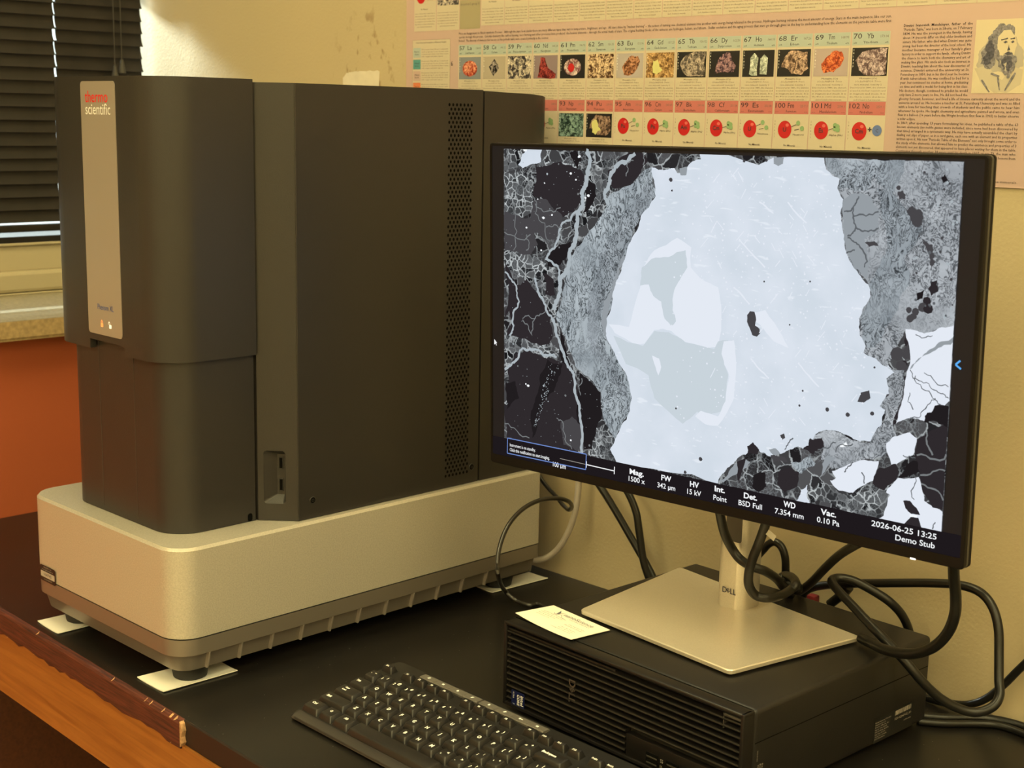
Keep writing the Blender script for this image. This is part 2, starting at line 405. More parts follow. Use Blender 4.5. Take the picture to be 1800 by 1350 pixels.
for i in range(14):                               # pale chips along the arris
    x = rnd.uniform(-1.60, XB) if i > 4 else XB-.012+rnd.uniform(-.008, .008); y = ye(x); q = rnd.uniform(.0005, .0013)
    z0 = rnd.choice([-.0002, -.0002, -.0265]); e = MB()
    e.raw([(x-q*1.6, y-.0045, z0-.0012), (x+q*1.8, y-.0043, z0-.001), (x+q*.4, y-.0020, z0+.0012), (x, y-.0072, z0-.0022)], [(0, 1, 2), (0, 3, 1), (0, 2, 3), (1, 3, 2)])
    e.build('wood_chip', M_raw, t, smooth=False)
e = MB()
pe = [(XB, -.0275), (XB+.0035, -.0225), (XB+.0018, -.017), (XB+.0042, -.010), (XB+.0022, -.003), (XB, -.0008)]
e.prism(Fr((0, ye(XB), 0), (1, 0, 0), (0, 0, 1), (0, -1, 0)), pe, 0, .0066)
tag(e.build('splintered_wood', M_raw, t, smooth=False), 'pale splintered end of the red wood edge')
e = MB(); rings = []
for x in (XB, .9): rings.append([(x, ye(x)+.0005, -.0262), (x, ye(x)-.0012, -.0262), (x, ye(x)-.0016, -.0012), (x, ye(x)-.0004, .0002), (x, ye(x)+.0005, .0002)])
e.loft(rings); e.build('black_edge', M_blackedge, t, smooth=False)
e = MB(); rings = []
for x in (-1.938, .9): rings.append([(x, ye(x)+.018, -.1065), (x, ye(x)-.004, -.1065), (x, ye(x)-.004, -.0268), (x, ye(x)+.018, -.0268)])
e.loft(rings); e.build('apron', M_oak, t, smooth=False)
for lx in (.80,):
    for ly in (.85, 1.25): MB().box(lx, lx+.05, ly, ly+.05, FZ, -.0265).build('leg', M_oak, t, smooth=False)
MB().box(-1.9, .85, 1.27, 1.29, FZ+.0, -.0265).build('back_shade_panel', M_shadew, t, smooth=False)  # this and the end panel are added to darken the space under the bench
MB().box(-1.925, -1.900, .735, 1.26, FZ, -.0265).build('end_shade_panel', M_shadew, t, smooth=False)

# ================================================================ electron microscope
CX = -1.36
sem = thing('electron_microscope', 'tall charcoal desktop electron microscope on a champagne silver base', 'microscope', (-1.365, 1.0, .0012))
BP = rrect(-1.524, -1.207, .7314, 1.264, .03, 8, (.032, .030, .006, .02))
h = MB(); h.loft([[(*p, z) for p in q] for q, z in ((BP, .0556), (BP, .1490), (inset(BP, .0026), .1519), (inset(BP, .0080), .1520))]); 
base = h.build('base_housing', M_silver, sem)
g_ = MB(); g_.loft([[(*p, z) for p in inset(BP, .0012)] for z in (.0535, .0558)]); g_.build('seam', M_semd, base)
h = MB(); h.loft([[(*p, z) for p in q] for q, z in ((inset(BP, .0100), .0175), (inset(BP, .0050), .0362), (inset(BP, .0006), .0366), (inset(BP, .0003), .0540))])
skirt = h.build('base_skirt', M_skirt, sem)
for i in range(11):
    y = .7712+.0401*i
    r_ = MB(); r_.prism(Fr((0, y, 0), (1, 0, 0), (0, 0, 1), (0, 1, 0)), [(-1.2074, .0364), (-1.2130, .0176), (-1.225, .0176), (-1.220, .0364)], -.0010, .0010)
    r_.build('rib', M_strip, skirt, smooth=False)
for fx, fy in ((-1.243, .769), (-1.473, .768), (-1.24, 1.221), (-1.473, 1.221)):
    f_ = MB(); fr = Fr((fx, fy, 0), (1, 0, 0), (0, 1, 0))
    prof = ((.0165, .0014), (.0178, .0022), (.0190, .010), (.0205, .0165), (.0205, .0215))
    f_.loft([[fr.p(r*math.cos(2*PI*i/28), r*math.sin(2*PI*i/28), z) for i in range(28)] for r, z in prof]); f_.build('foot', M_rubber, sem)
MB().box(-1.40, -1.30, .775, .79, .0120, .0176, bev=.001).build('underside_bracket', M_skirt, sem)
# asset label
FB = Fr((0, .7309, 0), (1, 0, 0), (0, 0, 1), (0, -1, 0))
a = MB(); a.flat(FB, rrect(-1.4975, -1.4605, .0525, .0715, .003), .0004, 0); a.flat(FB, rrect(-1.4955, -1.4625, .0575, .0645, .0008), .0006, 1)
a.text(FB, 'PROPERTY OF', -1.479, .0685, .0016, .0006, fit=.018, al='C', mi=1); a.text(FB, '034745', -1.479, .0595, .0034, .0008, fit=.019, al='C', mi=2)
a.text(FB, 'RISK MANAGEMENT', -1.479, .0660, .0011, .0006, fit=.026, al='C', mi=1); a.text(FB, 'DO NOT REMOVE', -1.479, .0545, .0013, .0006, fit=.018, al='C', mi=1)
tag(a.build('asset_label', [M_lbl, M_tan, M_ink], sem, smooth=False), 'small black asset tag with a number')
# main body
ZB, ZT = .1525, .6195
def mir(P): return [(2*CX-x, y) for x, y in reversed(P)]
right = [(-1.249, .8625), (-1.2165, .8925), (-1.2165, 1.1605)]
core = MB(); core.prism(WORLD, rrect(2*CX+1.256, -1.256, .80, 1.24, .004, 2), ZB-.0005, ZT-.004); core.build('inner_core', M_semd, sem)
P0 = Vector((-1.249, .8625, 0)); AX = Vector((.0325, .030, 0)).normalized(); CH = Fr(P0, AX, (0, 0, 1), Vector((AX.y, -AX.x, 0)))
LCH = math.hypot(.0325, .030)
mb = MB()
mb.flat(CH, [(0, ZB), (LCH, ZB), (LCH, ZT), (0, ZT)], 0, 0, holes=[rrect(.0062, .0302, .1712, .2305, .004, 5)])
ro = rrect(.0062, .0302, .1712, .2305, .004, 5); rm = rrect(.0072, .0296, .1722, .2296, .0035, 5); ri = rrect(.0195, .0285, .1800, .2250, .0012, 5)
mb.loft([[CH.p(u, v, 0) for u, v in ro], [CH.p(u, v, -.0008) for u, v in rm], [CH.p(u, v, -.0085) for u, v in ri]], cap=(False, True))
chp = mb.build('chamfer_panel', M_sem, sem, recalc=False, smooth=False)
# flip so normals face out
for nm, (z0, z1) in (('usb_port', (.2085, .2220)), ('usb_port', (.1840, .1980))):
    u = MB(); u.box(.0214, .0262, z0, z1, -.0084, -.0072, fr=CH, mi=1, bev=.0003); u.box(.0222, .0254, z0+.001, z1-.001, -.0072, -.0070, fr=CH)
    u.build(nm, [M_hole, M_sem], chp, smooth=False)
full = right+[(-1.2165, 1.1605)]+mir(right)
bp = [(-1.249, .8625)]  # body without the chamfer face on the right
body = MB(); bpoly = [(-1.2165, .8925), (-1.2165, 1.1605), (2*CX+1.2165, 1.1605), (2*CX+1.2165, .8925), (2*CX+1.249, .8625), (-1.249, .8625)]
vb = [Vector((*p, ZB)) for p in bpoly]; vt = [Vector((*p, ZT)) for p in bpoly]
for i in range(5): body.face([vb[i], vb[i+1], vt[i+1], vt[i]])
body.face(vt); body.face(vb[::-1])
bd = body.build('body_shell', M_sem, sem, smooth=False, recalc=True)
e_ = MB(); e_.tube([(-1.2167, .8925, ZB+.001), (-1.2167, .8925, ZT-.001)], .0009, 8); e_.build('corner_edge', M_sem, bd)
# perforated vent: 7 / 6 holes staggered
SD = Fr((-1.2165, 0, 0), (0, 1, 0), (0, 0, 1), (1, 0, 0))
pf = MB(); row = 0; z = .6018
while z > .1655:
    nh = 7 if row % 2 == 0 else 6
    for j in range(nh):
        y = 1.1075+(j+(0 if nh == 7 else .5))*.00578
        pf.disc(SD, y, z, .00165, .0003, 8, ry=.0019)
    z -= .00494; row += 1
tag(pf.build('vent_perforation', M_hole, bd, smooth=False), 'staggered columns of black vent holes')
for sy, sz in ((.9113, .1727), (1.1497, .1717)):
    s_ = MB(); s_.loft([[SD.p(sy+r*math.cos(2*PI*i/20), sz+r*math.sin(2*PI*i/20), w_) for i in range(20)] for r, w_ in ((.0042, .0002), (.0038, .0008), (.0034, .0008), (.0032, .0003))], mi=0)
    s_.disc(SD, sy, sz, .0033, .00045, 16, mi=1); s_.disc(SD, sy, sz, .0020, .0007, 6, mi=0); s_.disc(SD, sy, sz, .0011, .0009, 6, mi=1)
    s_.build('screw', [M_sem, M_hole], bd)
# rear cover
rp = [(-1.2165, 1.1630), (-1.2165, 1.243), (-1.219, 1.262), (-1.228, 1.276), (-1.245, 1.283)]
rc = MB(); poly = rp+mir(rp)
rc.loft([[(*p, z) for p in poly] for z in (ZB, ZT-.0030)]+[[(*p, ZT-.0004) for p in inset(poly, .001)]] if False else [[(*p, z) for p in poly] for z in (ZB, ZT-.001)])
for v in rc.bm.verts:
    if v.co.z > .5: v.co.z -= max(0, (v.co.y-1.19))**2*.62
rc.build('rear_cover', M_sem, sem)
# lower front column
LP = rrect(-1.4695, -1.2505, .758, .8600, .036, 10, (.036, .036, 0, 0))
fc = MB(); fc.prism(WORLD, LP, .1523, .40); fcol = fc.build('front_column', M_sem, sem)
FC = Fr((0, .758, 0), (1, 0, 0), (0, 0, 1), (0, -1, 0))
for gx in (-1.3935, -1.3215):
    gg = MB(); gg.box(gx-.0004, gx+.0004, .158, .36, -.001, .00035, fr=FC); gg.build('track_edge', M_monback, fcol, smooth=False)
nn = MB(); SF = Fr((-1.2505, 0, 0), (0, 1, 0), (0, 0, 1), (1, 0, 0)); nn.flat(SF, rrect(.8495, .8555, .1525, .1615, .0028), .0004); nn.build('cable_notch', M_hole, fcol, smooth=False)
# hood with the notch under the silver strip
HP = rrect(-1.486, -1.2455, .749, .8605, .043, 12, (.044, .043, 0, 0)); hd = MB()
sil = []
for i, p in enumerate(HP):
    nx_ = HP[(i+1) % len(HP)]; sil.append(p)
    if abs(p[1]-.749) < 1e-6 and abs(nx_[1]-.749) < 1e-6 and p[0] < -1.40: sil += [(-1.3950, .749), (-1.3949, .749), (-1.3231, .749), (-1.3230, .749)]
def hz(p): return .3458 if -1.39495 <= p[0] <= -1.32305 and p[1] < .75 else .3355
outer_b = [(*p, hz(p)) for p in sil]; outer_b2 = [(*p, hz(p)+.0012) for p in sil]; outer_t = [(*p, .6225) for p in sil]
ins = inset(sil, .0075); ins[-1] = (ins[-1][0], .8605); 
inner_b = [(q[0], q[1], hz(p)) for p, q in zip(sil, inset(sil, .0072))]; inner_t = [(q[0], q[1], .40) for q in inset(sil, .0072)]
hd.loft([inner_t, inner_b, outer_b, outer_b2, outer_t], cap=(False, True))
hood = hd.build('front_hood', M_sem, sem)
FH = Fr((0, .749, 0), (1, 0, 0), (0, 0, 1), (0, -1, 0))
st = MB(); st.prism(FH, rrect(-1.3955, -1.3255, .3528, .6175, .0042), 0, .0007); strip = st.build('display_strip', M_strip, hood)
tag(strip, 'long silver strip with red and white lettering')
LT = MB()
LT.text(FH, 'thermo', -1.3860, .5962, .0118, .0010, fit=.0465, mi=0, bold=.003, res=3)
LT.text(FH, 'scientific', -1.3855, .5838, .0112, .0010, fit=.0510, mi=1, bold=.004, res=3)
LT.text(FH, 'Phenom XL', -1.3745, .3800, .0060, .0010, fit=.0335, mi=2, res=3)
LT.build('lettering', [M_redtxt, M_whtxt, M_bluetxt], strip, smooth=False)
for lx, m_, sh in ((-1.3665, M_ledo, 0), (-1.3490, M_ledw, .0022)):
    l = MB(); l.flat(FH, rrect(lx-.0022, lx+.0022, .3615, .3655, .0005), .0010)
    l.strip(FH, [(lx-.0014+sh*-1, .3655-(.0 if not sh else .0)), (lx-.0014-sh, .3675), (lx-sh, .3688), (lx+.0014-sh, .3675), (lx+.0014-sh, .3655)], .0007, .0010)
    if not sh: l.strip(FH, [(lx, .3625), (lx, .3645)], .0008, .0012, mi=1)
    l.build('lock_icon', [m_, M_strip], strip, smooth=False)

# ---------------------------------------------------------------- paper pads under the feet
def pad(cs, label, curl=.0016):
    P = [Vector((p[0], p[1], 0)) for p in cs]; m = MB(); N = 8; vs = []
    for lay in (0, 1):
        for i in range(N+1):
            for j in range(N+1):
                a, b_ = i/N, j/N
                p = P[0]*(1-a)*(1-b_)+P[1]*a*(1-b_)+P[2]*a*b_+P[3]*(1-a)*b_
                e = max(abs(a-.5)*2, 0)
                vs.append((p.x, p.y, .0002+lay*.0010+curl*max(0, e-.55)**1.5*2))
    fs = []
    for i in range(N):
        for j in range(N):
            q = lambda a, c, l: l*(N+1)**2+a*(N+1)+c
            fs += [(q(i, j, 1), q(i+1, j, 1), q(i+1, j+1, 1), q(i, j+1, 1)), (q(i, j, 0), q(i, j+1, 0), q(i+1, j+1, 0), q(i+1, j, 0))]
    rim = [(i, 0) for i in range(N)]+[(N, j) for j in range(N)]+[(i, N) for i in range(N, 0, -1)]+[(0, j) for j in range(N, 0, -1)]
    for k_ in range(len(rim)):
        a, b_ = rim[k_], rim[(k_+1) % len(rim)]; q = lambda p, l: l*(N+1)**2+p[0]*(N+1)+p[1]
        fs.append((q(a, 0), q(b_, 0), q(b_, 1), q(a, 1)))
    m.raw(vs, fs); return tag(m.build('paper_pad', M_paper), label, 'paper pad', 'white paper pads under the microscope feet')
pad([(-1.274, .724), (-1.222, .724), (-1.219, .812), (-1.266, .814)], 'white paper pad under the front right foot, nearest the keyboard')
pad([(-1.500, .726), (-1.447, .724), (-1.447, .812), (-1.496, .814)], 'white paper pad under the front left foot, at the bench edge')
pad([(-1.262, 1.196), (-1.220, 1.193), (-1.213, 1.286), (-1.264, 1.287)], 'white paper pad under the rear foot, by the back wall')

# ================================================================ desktop computer lying flat
pa = -.0381; PCO = Vector((-.9611, .956, 0)); pex = Vector((math.cos(pa), math.sin(pa), 0)); pey = Vector((-math.sin(pa), math.cos(pa), 0))
PW, PD, PH = .3036, .2961, .0935
PF = Fr(PCO, pex, pey)                             # u along front, v depth, w up
PFR = Fr(PCO, pex, (0, 0, 1), -pey)                # front face: u right, v up
PSR = Fr(PCO+pex*PW, pey, (0, 0, 1), pex)          # right side: u depth, v up
pc = thing('desktop_computer', 'black small form factor computer lying flat under the monitor stand', 'computer', PCO+pex*.15+pey*.15)
c = MB(); t_ = MB(); t_.box(0, PW, .0155, PD, .005, PH, fr=PF, mi=0); t_.bevel(.0045, 4); c.add(t_)
case = c.build('case', M_pc, pc)
for fx, fy in ((.03, .04), (PW-.03, .04), (.03, PD-.03), (PW-.03, PD-.03)):
    f_ = MB(); f_.cyl(PF, fx, fy, .009, .0002, .010, .0055, 16); f_.build('foot', M_rubber, pc)
s_ = MB(); s_.box(.0165, PD-.004, .0626, .0633, 0, .0002, fr=PSR); s_.build('cover_seam', M_hole, case, smooth=False)
s_ = MB(); s_.box(.002, PW-.002, .0148, .0157, PH-.0003, PH+.0001, fr=PF); s_.build('bezel_seam', M_hole, case, smooth=False)
# front bezel: shell, cavity and ribs
bz = MB(); bx = MB()
bx.box(0, .0042, 0, .0150, .005, PH, fr=PF); bx.bevel(.0012, 2); bz.add(bx)
bx = MB(); bx.box(PW-.0042, PW, 0, .0150, .005, PH, fr=PF); bx.bevel(.0012, 2); bz.add(bx)
bx = MB(); bx.box(0, PW, 0, .0150, PH-.0042, PH, fr=PF); bx.bevel(.0016, 3); bz.add(bx)
bx = MB(); bx.box(0, PW, 0, .0150, .005, .0085, fr=PF); bx.bevel(.001, 2); bz.add(bx)
bezel = bz.build('front_bezel', M_pcf, pc)
cv = MB(); cv.box(.004, PW-.004, .0095, .0150, .006, PH-.004, fr=PF); cv.build('bezel_cavity', M_pcd, bezel, smooth=False)
for i in range(12):
    z = .0828-i*.00635; hh = .0033
    xs = [(.0045, PW-.0045)] if z > .033 else [(.0045, .1672), (.2890, PW-.0045)]
    for x0, x1 in xs:
        r_ = MB(); sec = [(.0100, z-hh/2), (.0030, z-hh/2), (.0016, z-hh*.25), (.0012, z), (.0018, z+hh*.3), (.0034, z+hh/2), (.0100, z+hh/2)]
        r_.loft([[PF.p(u, q[0], q[1]) for q in sec] for u in (x0, x1)])
        o = r_.build('rib', M_pcf, bezel)
for i in range(12):
    z = .0828-i*.00635-.0032
    r_ = MB(); r_.cyl(PFR, .0072, z, .0013, -.009, .0011, -.0022, 8); r_.build('stud', M_pcf, bezel)
r_ = MB(); r_.box(.0045, .1515, .0020, .0100, .0842, .0868, fr=PF, bev=.0006); r_.build('drive_flap', M_pcf, bezel)
r_ = MB(); r_.box(.2812, .2993, .0006, .0100, .0858, .0884, fr=PF, bev=.0006); r_.box(.2800, .2806, .0014, .0100, .074, .088, fr=PF)
tag(r_.build('power_button', M_monback, bezel), 'grey power button bar in the corner')
pp = MB(); pp.box(.1680, .2885, .0022, .0110, .0085, .0305, fr=PF, bev=.0006)
panel = pp.build('port_panel', M_pcf, bezel)
for x0, z0 in ((.1935, .0165), (.2180, .0165), (.1935, .0105)):
    q = MB(); q.box(x0, x0+.0145, z0, z0+.0052, -.0021, -.0012, fr=PFR, mi=0, bev=.0004); q.box(x0+.001, x0+.0135, z0+.0008, z0+.0022, -.0012, -.0009, fr=PFR, mi=1); q.build('usb_port', [M_hole, M_monback], panel, smooth=False)
q = MB(); q.text(PFR, 'SS', .2105, .0165, .0035, -.0020, sx=.8); q.text(PFR, '10', .2105, .0110, .0030, -.0020, sx=.8); q.build('port_marking', M_tan, panel, smooth=False)
# rotated badge and sticker (reads top to bottom)
PR = Fr(PCO, (0, 0, -1), pex, -pey)
lg = MB()
def dell(mb, fr, u, v, h, w, mi=0, k=1.0):
    a = .17*h
    D = [(0, 0), (.55*h, 0), (.86*h, .25*h), (.86*h, .75*h), (.55*h, h), (0, h)]
    mb.flat(fr, [(u+p[0], v+p[1]) for p in D], w, mi, holes=[[(u+p[0], v+p[1]) for p in [(a, a), (.50*h, a), (.86*h-a, .32*h), (.86*h-a, .68*h), (.50*h, h-a), (a, h-a)]]])
    e0 = u+.80*h                                # slanted E
    c_, s_ = math.cos(.62), math.sin(.62)
    for j in range(3):
        x0 = e0+.06*h+j*.17*h*s_*1.2; y0 = v+.62*h-j*.22*h
        mb.strip(fr, [(x0, y0), (x0+.50*h*c_, y0+.50*h*s_)], a*.85, w, mi)
    mb.strip(fr, [(e0+.06*h, v+.66*h), (e0+.46*h, v+.12*h)], a, w, mi)
    for x0 in (1.62*h, 2.22*h):
        mb.flat(fr, [(u+x0, v+h), (u+x0+a, v+h), (u+x0+a, v+a), (u+x0+.55*h, v+a), (u+x0+.55*h, v), (u+x0, v)], w, mi)
dell(lg, PR, -.0605, .0935, .0085, -.0005); lg.build('logo_badge', M_dellg, bezel, smooth=False)
sk = MB(); sk.prism(PFR, rrect(.0125, .0315, .0045, .0238, .0012), -.0012, -.0008); sk.text(PR, 'intel', -.0210, .0262, .0042, -.0006, fit=.0105, mi=1, bold=.02, res=2)
sk.text(PR, 'CORE', -.0210, .0212, .0034, -.0006, fit=.0115, mi=1, bold=.02, res=2); sk.text(PR, 'ULTRA', -.0225, .0150, .0018, -.0006, fit=.007, mi=1); sk.text(PR, '7', -.0105, .0150, .0024, -.0006, mi=1)
tag(sk.build('chip_sticker', [M_sticker, M_whtxt], bezel, smooth=False), 'small navy sticker with white lettering')
lb = MB(); lb.flat(PSR, rrect(.2020, .2700, .0070, .0330, .001), .0003, 0)
lb.text(PSR, 'Regulatory Model', .2040, .0272, .0013, .0005, fit=.026, mi=1)
for i, t0 in enumerate(('Manufactured', 'Date Made In', 'Input 100-240V', '50-60Hz 4.5A', 'Reg Type D17S', 'Tested to comply', 'FCC Standards')):
    lb.text(PSR, t0, .2040, .0248-.0024*i, .0012, .0005, fit=random.choice((.020, .017, .023)), mi=1)
for i in range(26):
    x = .2375+i*.00110; lb.flat(PSR, [(x, .0262), (x+random.choice((.0004, .0008)), .0262), (x+random.choice((.0004, .0008)), .0308), (x, .0308)], .0005, 1)
lb.text(PSR, '723-02247-02_00', .2370, .0215, .0022, .0005, fit=.029, mi=1); lb.text(PSR, 'DP/N A02', .2540, .0165, .0014, .0005, fit=.012, mi=1)
tag(lb.build('rating_label', [M_lbl, M_tan], case, smooth=False), 'black rating label with pale barcode and print')
lb = MB()
for i in range(3): lb.text(PSR, ('Windows', 'Service Tag', '7K2 Express')[i], .0225+.0028*i, .036, .0016, .0004, sx=1, mi=0) if False else None
PRS = Fr(PCO+pex*PW, (0, 0, -1), pey, pex)
for i, t0 in enumerate(('SVC TAG', 'Express', 'Service')): lb.text(PRS, t0, -.0420, .0215+.0030*i, .0018, .0004, fit=.014)
lb.text(PRS, 'Windows', -.0555, .0200, .0014, .0004, fit=.010)
lb.build('service_tag', M_tan, case, smooth=False)

# ---------------------------------------------------------------- business card
cc = [(-.9612, .9726), (-.953, 1.0225), (-.8675, 1.0130), (-.8745, .9610)]
cz = PH
ex_ = Vector((.0858, -.0105, 0)).normalized(); CF = Fr((-.9611, .9722, cz+.0012), ex_, (-ex_.y, ex_.x, 0))
cm = MB(); Nn = 10; cw, ch = .0875, .0502
def lift(u, v): return .0007+.0035*max(0, 1-u/cw*1.6-.2)**2*(1-v/ch)+.0022*max(0, (u/cw-.6))**2*(1-v/ch)*3
for i in range(Nn):
    for j in range(6):
        q = [(cw*i/Nn, ch*j/6), (cw*(i+1)/Nn, ch*j/6), (cw*(i+1)/Nn, ch*(j+1)/6), (cw*i/Nn, ch*(j+1)/6)]
        cm.face([CF.p(a, b_, lift(a, b_)-.0008) for a, b_ in q]); cm.face([CF.p(a, b_, lift(a, b_)-.0004) for a, b_ in q])
card = MB()
bmesh.ops.remove_doubles(cm.bm, verts=cm.bm.verts, dist=1e-6)
card = cm.build('business_card', M_card, None, recalc=False); tag(card, 'cream business card lying on top of the computer beside the stand', 'business card')
ct = MB()
ct.text(CF, 'nanoScience', .031, .0375, .0056, .0012, fit=.043, mi=0, res=2); ct.text(CF, 'INSTRUMENTS', .044, .0338, .0012, .0012, fit=.030, mi=0)
ct.flat(CF, [(.0195, .0445), (.0235, .0340), (.0250, .0395)], .0012, 0); ct.flat(CF, [(.0290, .0455), (.0240, .0335), (.0262, .0402)], .0012, 1)
ct.strip(CF, smooth_path([(.0185, .036), (.023, .0335), (.029, .036), (.036, .0315), (.044, .030)], 4), .0004, .0012, 0)
for i, t0 in enumerate(('Scientific Analysis Services, Inc.', '10008 S. 51st Street, Suite 110', 'Phoenix, AZ 85044 USA', 'nanoscience.com')): ct.text(CF, t0, .0085, .0300-.0034*i, .0013, .0016, fit=(.032, .033, .026, .020)[i], mi=1)
for i, t0 in enumerate(('Craig Peterson, Ph.D.', 'SEM Application Specialist')): ct.text(CF, t0, .079, .0235-.0032*i, .0015, .0016, fit=(.024, .027)[i], al='R', mi=1)
for i, t0 in enumerate(('Office: 480 758 5400', 'Mobile: 480 270 2311', 'craig@nanoscience.com')): ct.text(CF, t0, .076, .0140-.0030*i, .0013, .0018, fit=(.022, .022, .030)[i], al='R', mi=1)
ct.build('card_print', [M_inkb, M_ink], card, smooth=False)

# ================================================================ monitor
mo = Vector((-.7996, 1.045, .3954)); a_, b__, g__ = .0444, -.0208, .0073
e1 = Vector((math.cos(a_), math.sin(a_), 0)); nn_ = Vector((-math.sin(a_), math.cos(a_), 0)); zz = Vector((0, 0, 1))
e2 = zz*math.cos(b__)+nn_*math.sin(b__); n2 = nn_*math.cos(b__)-zz*math.sin(b__)
MX = e1*math.cos(g__)+e2*math.sin(g__); MZ = e2*math.cos(g__)-e1*math.sin(g__)
MF = Fr(mo, MX, MZ, -n2)                           # u right, v up, w out of the screen
HW, HH = .269, .1694
mon = thing('monitor', 'large black widescreen monitor showing a grey mineral micrograph on silver stand', 'monitor', (-.81, 1.11, PH))
def ringp(rr, w_): return [MF.p(u, v, w_) for u, v in rr]
o0 = rrect(-HW, HW, -HH, HH, .0035, 4); o1 = rrect(-HW+.0008, HW-.0008, -HH+.0008, HH-.0008, .003, 4)
i0 = rrect(-HW+.0035, HW-.0035, -HH+.0098, HH-.0030, .0012, 4)
bm_ = MB(); bm_.loft([ringp(o0, -.0050), ringp(o0, -.0008), ringp(o1, 0), ringp(i0, 0), ringp(i0, -.0012)], cap=(True, False)); bm_.build('bezel', M_mon, mon)
ob_ = rrect(-HW-.0, HW+.0, -HH, HH, .0038, 4); oi = rrect(-HW+.001, HW-.001, -HH+.001, HH-.001, .0035, 4)
hb = MB(); hb.loft([ringp(oi, -.0050), ringp(ob_, -.0056), ringp(ob_, -.0118), ringp(rrect(-HW+.0015, HW-.0015, -HH+.0015, HH-.0015, .0035, 4), -.0132), ringp(rrect(-HW+.05, HW-.05, -HH+.04, HH-.035, .01, 4), -.034)]); hb.build('back_housing', M_monback, mon)
hb = MB(); hb.loft([ringp(rrect(-HW-.0004, HW+.0004, -HH-.0004, HH+.0004, .0038, 4), -.0092), ringp(rrect(-HW-.0004, HW+.0004, -HH-.0004, HH+.0004, .0038, 4), -.0128)]); hb.build('rear_rim', M_mon, mon)
M_lcd = mat('dark lcd glass', (.006, .0055, .006), .45, spec=.15, emit=(.0085, .0075, .009), es=1)
sc = MB(); sc.flat(MF, i0, -.0008); screen = sc.build('screen', M_lcd, mon, smooth=False)
dl = MB(); dl.box(.2215, .2262, -HH-.0003, -HH+.0010, -.0012, .0002, fr=MF); tag(dl.build('power_light', mat('white standby light', (1, 1, 1), .5, emit=(1, 1, .95), es=2.2), mon, smooth=False), 'small lit white power light')

# ---- what the screen shows
def emis(name): 
    m = bpy.data.materials.new(name); m.use_nodes = True; nt = m.node_tree; nt.nodes.clear()
    o = nt.nodes.new('ShaderNodeOutputMaterial'); e = nt.nodes.new('ShaderNodeEmission'); nt.links.new(e.outputs[0], o.inputs[0])
    tc = nt.nodes.new('ShaderNodeTexCoord'); return m, nt, e, tc
def lin(r, g=None, b=None):
    if g is None: g = b = r
    f = lambda c: ((c/255+.055)/1.055)**2.4 if c > 10 else c/255/12.92
    return (f(r), f(g), f(b))
def e_flat(name, c):
    m, nt, e, tc = emis(name); e.inputs[0].default_value = (*c, 1); return m
def noise_n(nt, vec, sc, det=4, dist=0, rgh=.5):
    n = nt.nodes.new('ShaderNodeTexNoise'); n.inputs['Scale'].default_value = sc; n.inputs['Detail'].default_value = det; n.inputs['Distortion'].default_value = dist; n.inputs['Roughness'].default_value = rgh
    nt.links.new(vec, n.inputs['Vector']); return n
def mixc(nt, fac, a, b_, mode='MIX'):
    m = nt.nodes.new('ShaderNodeMix'); m.data_type = 'RGBA'; m.blend_type = mode
    for s_, v in (('Factor', fac), ('A', a), ('B', b_)):
        if isinstance(v, tuple): m.inputs[s_].default_value = (*v, 1)
        elif isinstance(v, (int, float)): m.inputs[s_].default_value = v
        else: nt.links.new(v, m.inputs[s_])
    return m.outputs['Result']
def warp(nt, vec, sc, amt):
    n = noise_n(nt, vec, sc, 3); s_ = nt.nodes.new('ShaderNodeVectorMath'); s_.operation = 'SUBTRACT'; s_.inputs[1].default_value = (.5, .5, .5)
    nt.links.new(n.outputs['Color'], s_.inputs[0]); k = nt.nodes.new('ShaderNodeVectorMath'); k.operation = 'SCALE'; k.inputs['Scale'].default_value = amt
    nt.links.new(s_.outputs[0], k.inputs[0]); ad = nt.nodes.new('ShaderNodeVectorMath'); ad.operation = 'ADD'; nt.links.new(vec, ad.inputs[0]); nt.links.new(k.outputs[0], ad.inputs[1]); return ad.outputs[0]
def voro(nt, vec, sc, feat='DISTANCE_TO_EDGE'):
    v = nt.nodes.new('ShaderNodeTexVoronoi'); v.feature = feat; v.inputs['Scale'].default_value = sc; nt.links.new(vec, v.inputs['Vector']); return v
def link_ramp(nt, out, stops, interp='LINEAR'):
    r = ramp(nt, stops, interp); nt.links.new(out, r.inputs['Fac']); return r.outputs['Color']
# bright phase
E_bright, nt, e, tc = emis('bright phase'); v = tc.outputs['Object']
n = noise_n(nt, v, 22, 3); c0 = link_ramp(nt, n.outputs['Fac'], [(.35, lin(209, 219, 230)), (.65, lin(219, 227, 238))])
mp = nt.nodes.new('ShaderNodeMapping'); mp.inputs['Rotation'].default_value = (0, -.9, 0); mp.inputs['Scale'].default_value = (60, 60, 260); nt.links.new(v, mp.inputs['Vector'])
n = noise_n(nt, mp.outputs[0], 1, 2); c1 = link_ramp(nt, n.outputs['Fac'], [(.66, 0), (.74, .55)])
n.inputs['Detail'].default_value = 1
nt.links.new(mixc(nt, c1, c0, lin(236, 242, 250)), e.inputs[0])
E_lobe = e_flat('pale lobe', lin(228, 234, 244)); E_lobe2 = e_flat('grey blue lobe', lin(201, 212, 220)); E_white = e_flat('white speck', lin(248, 252, 255))
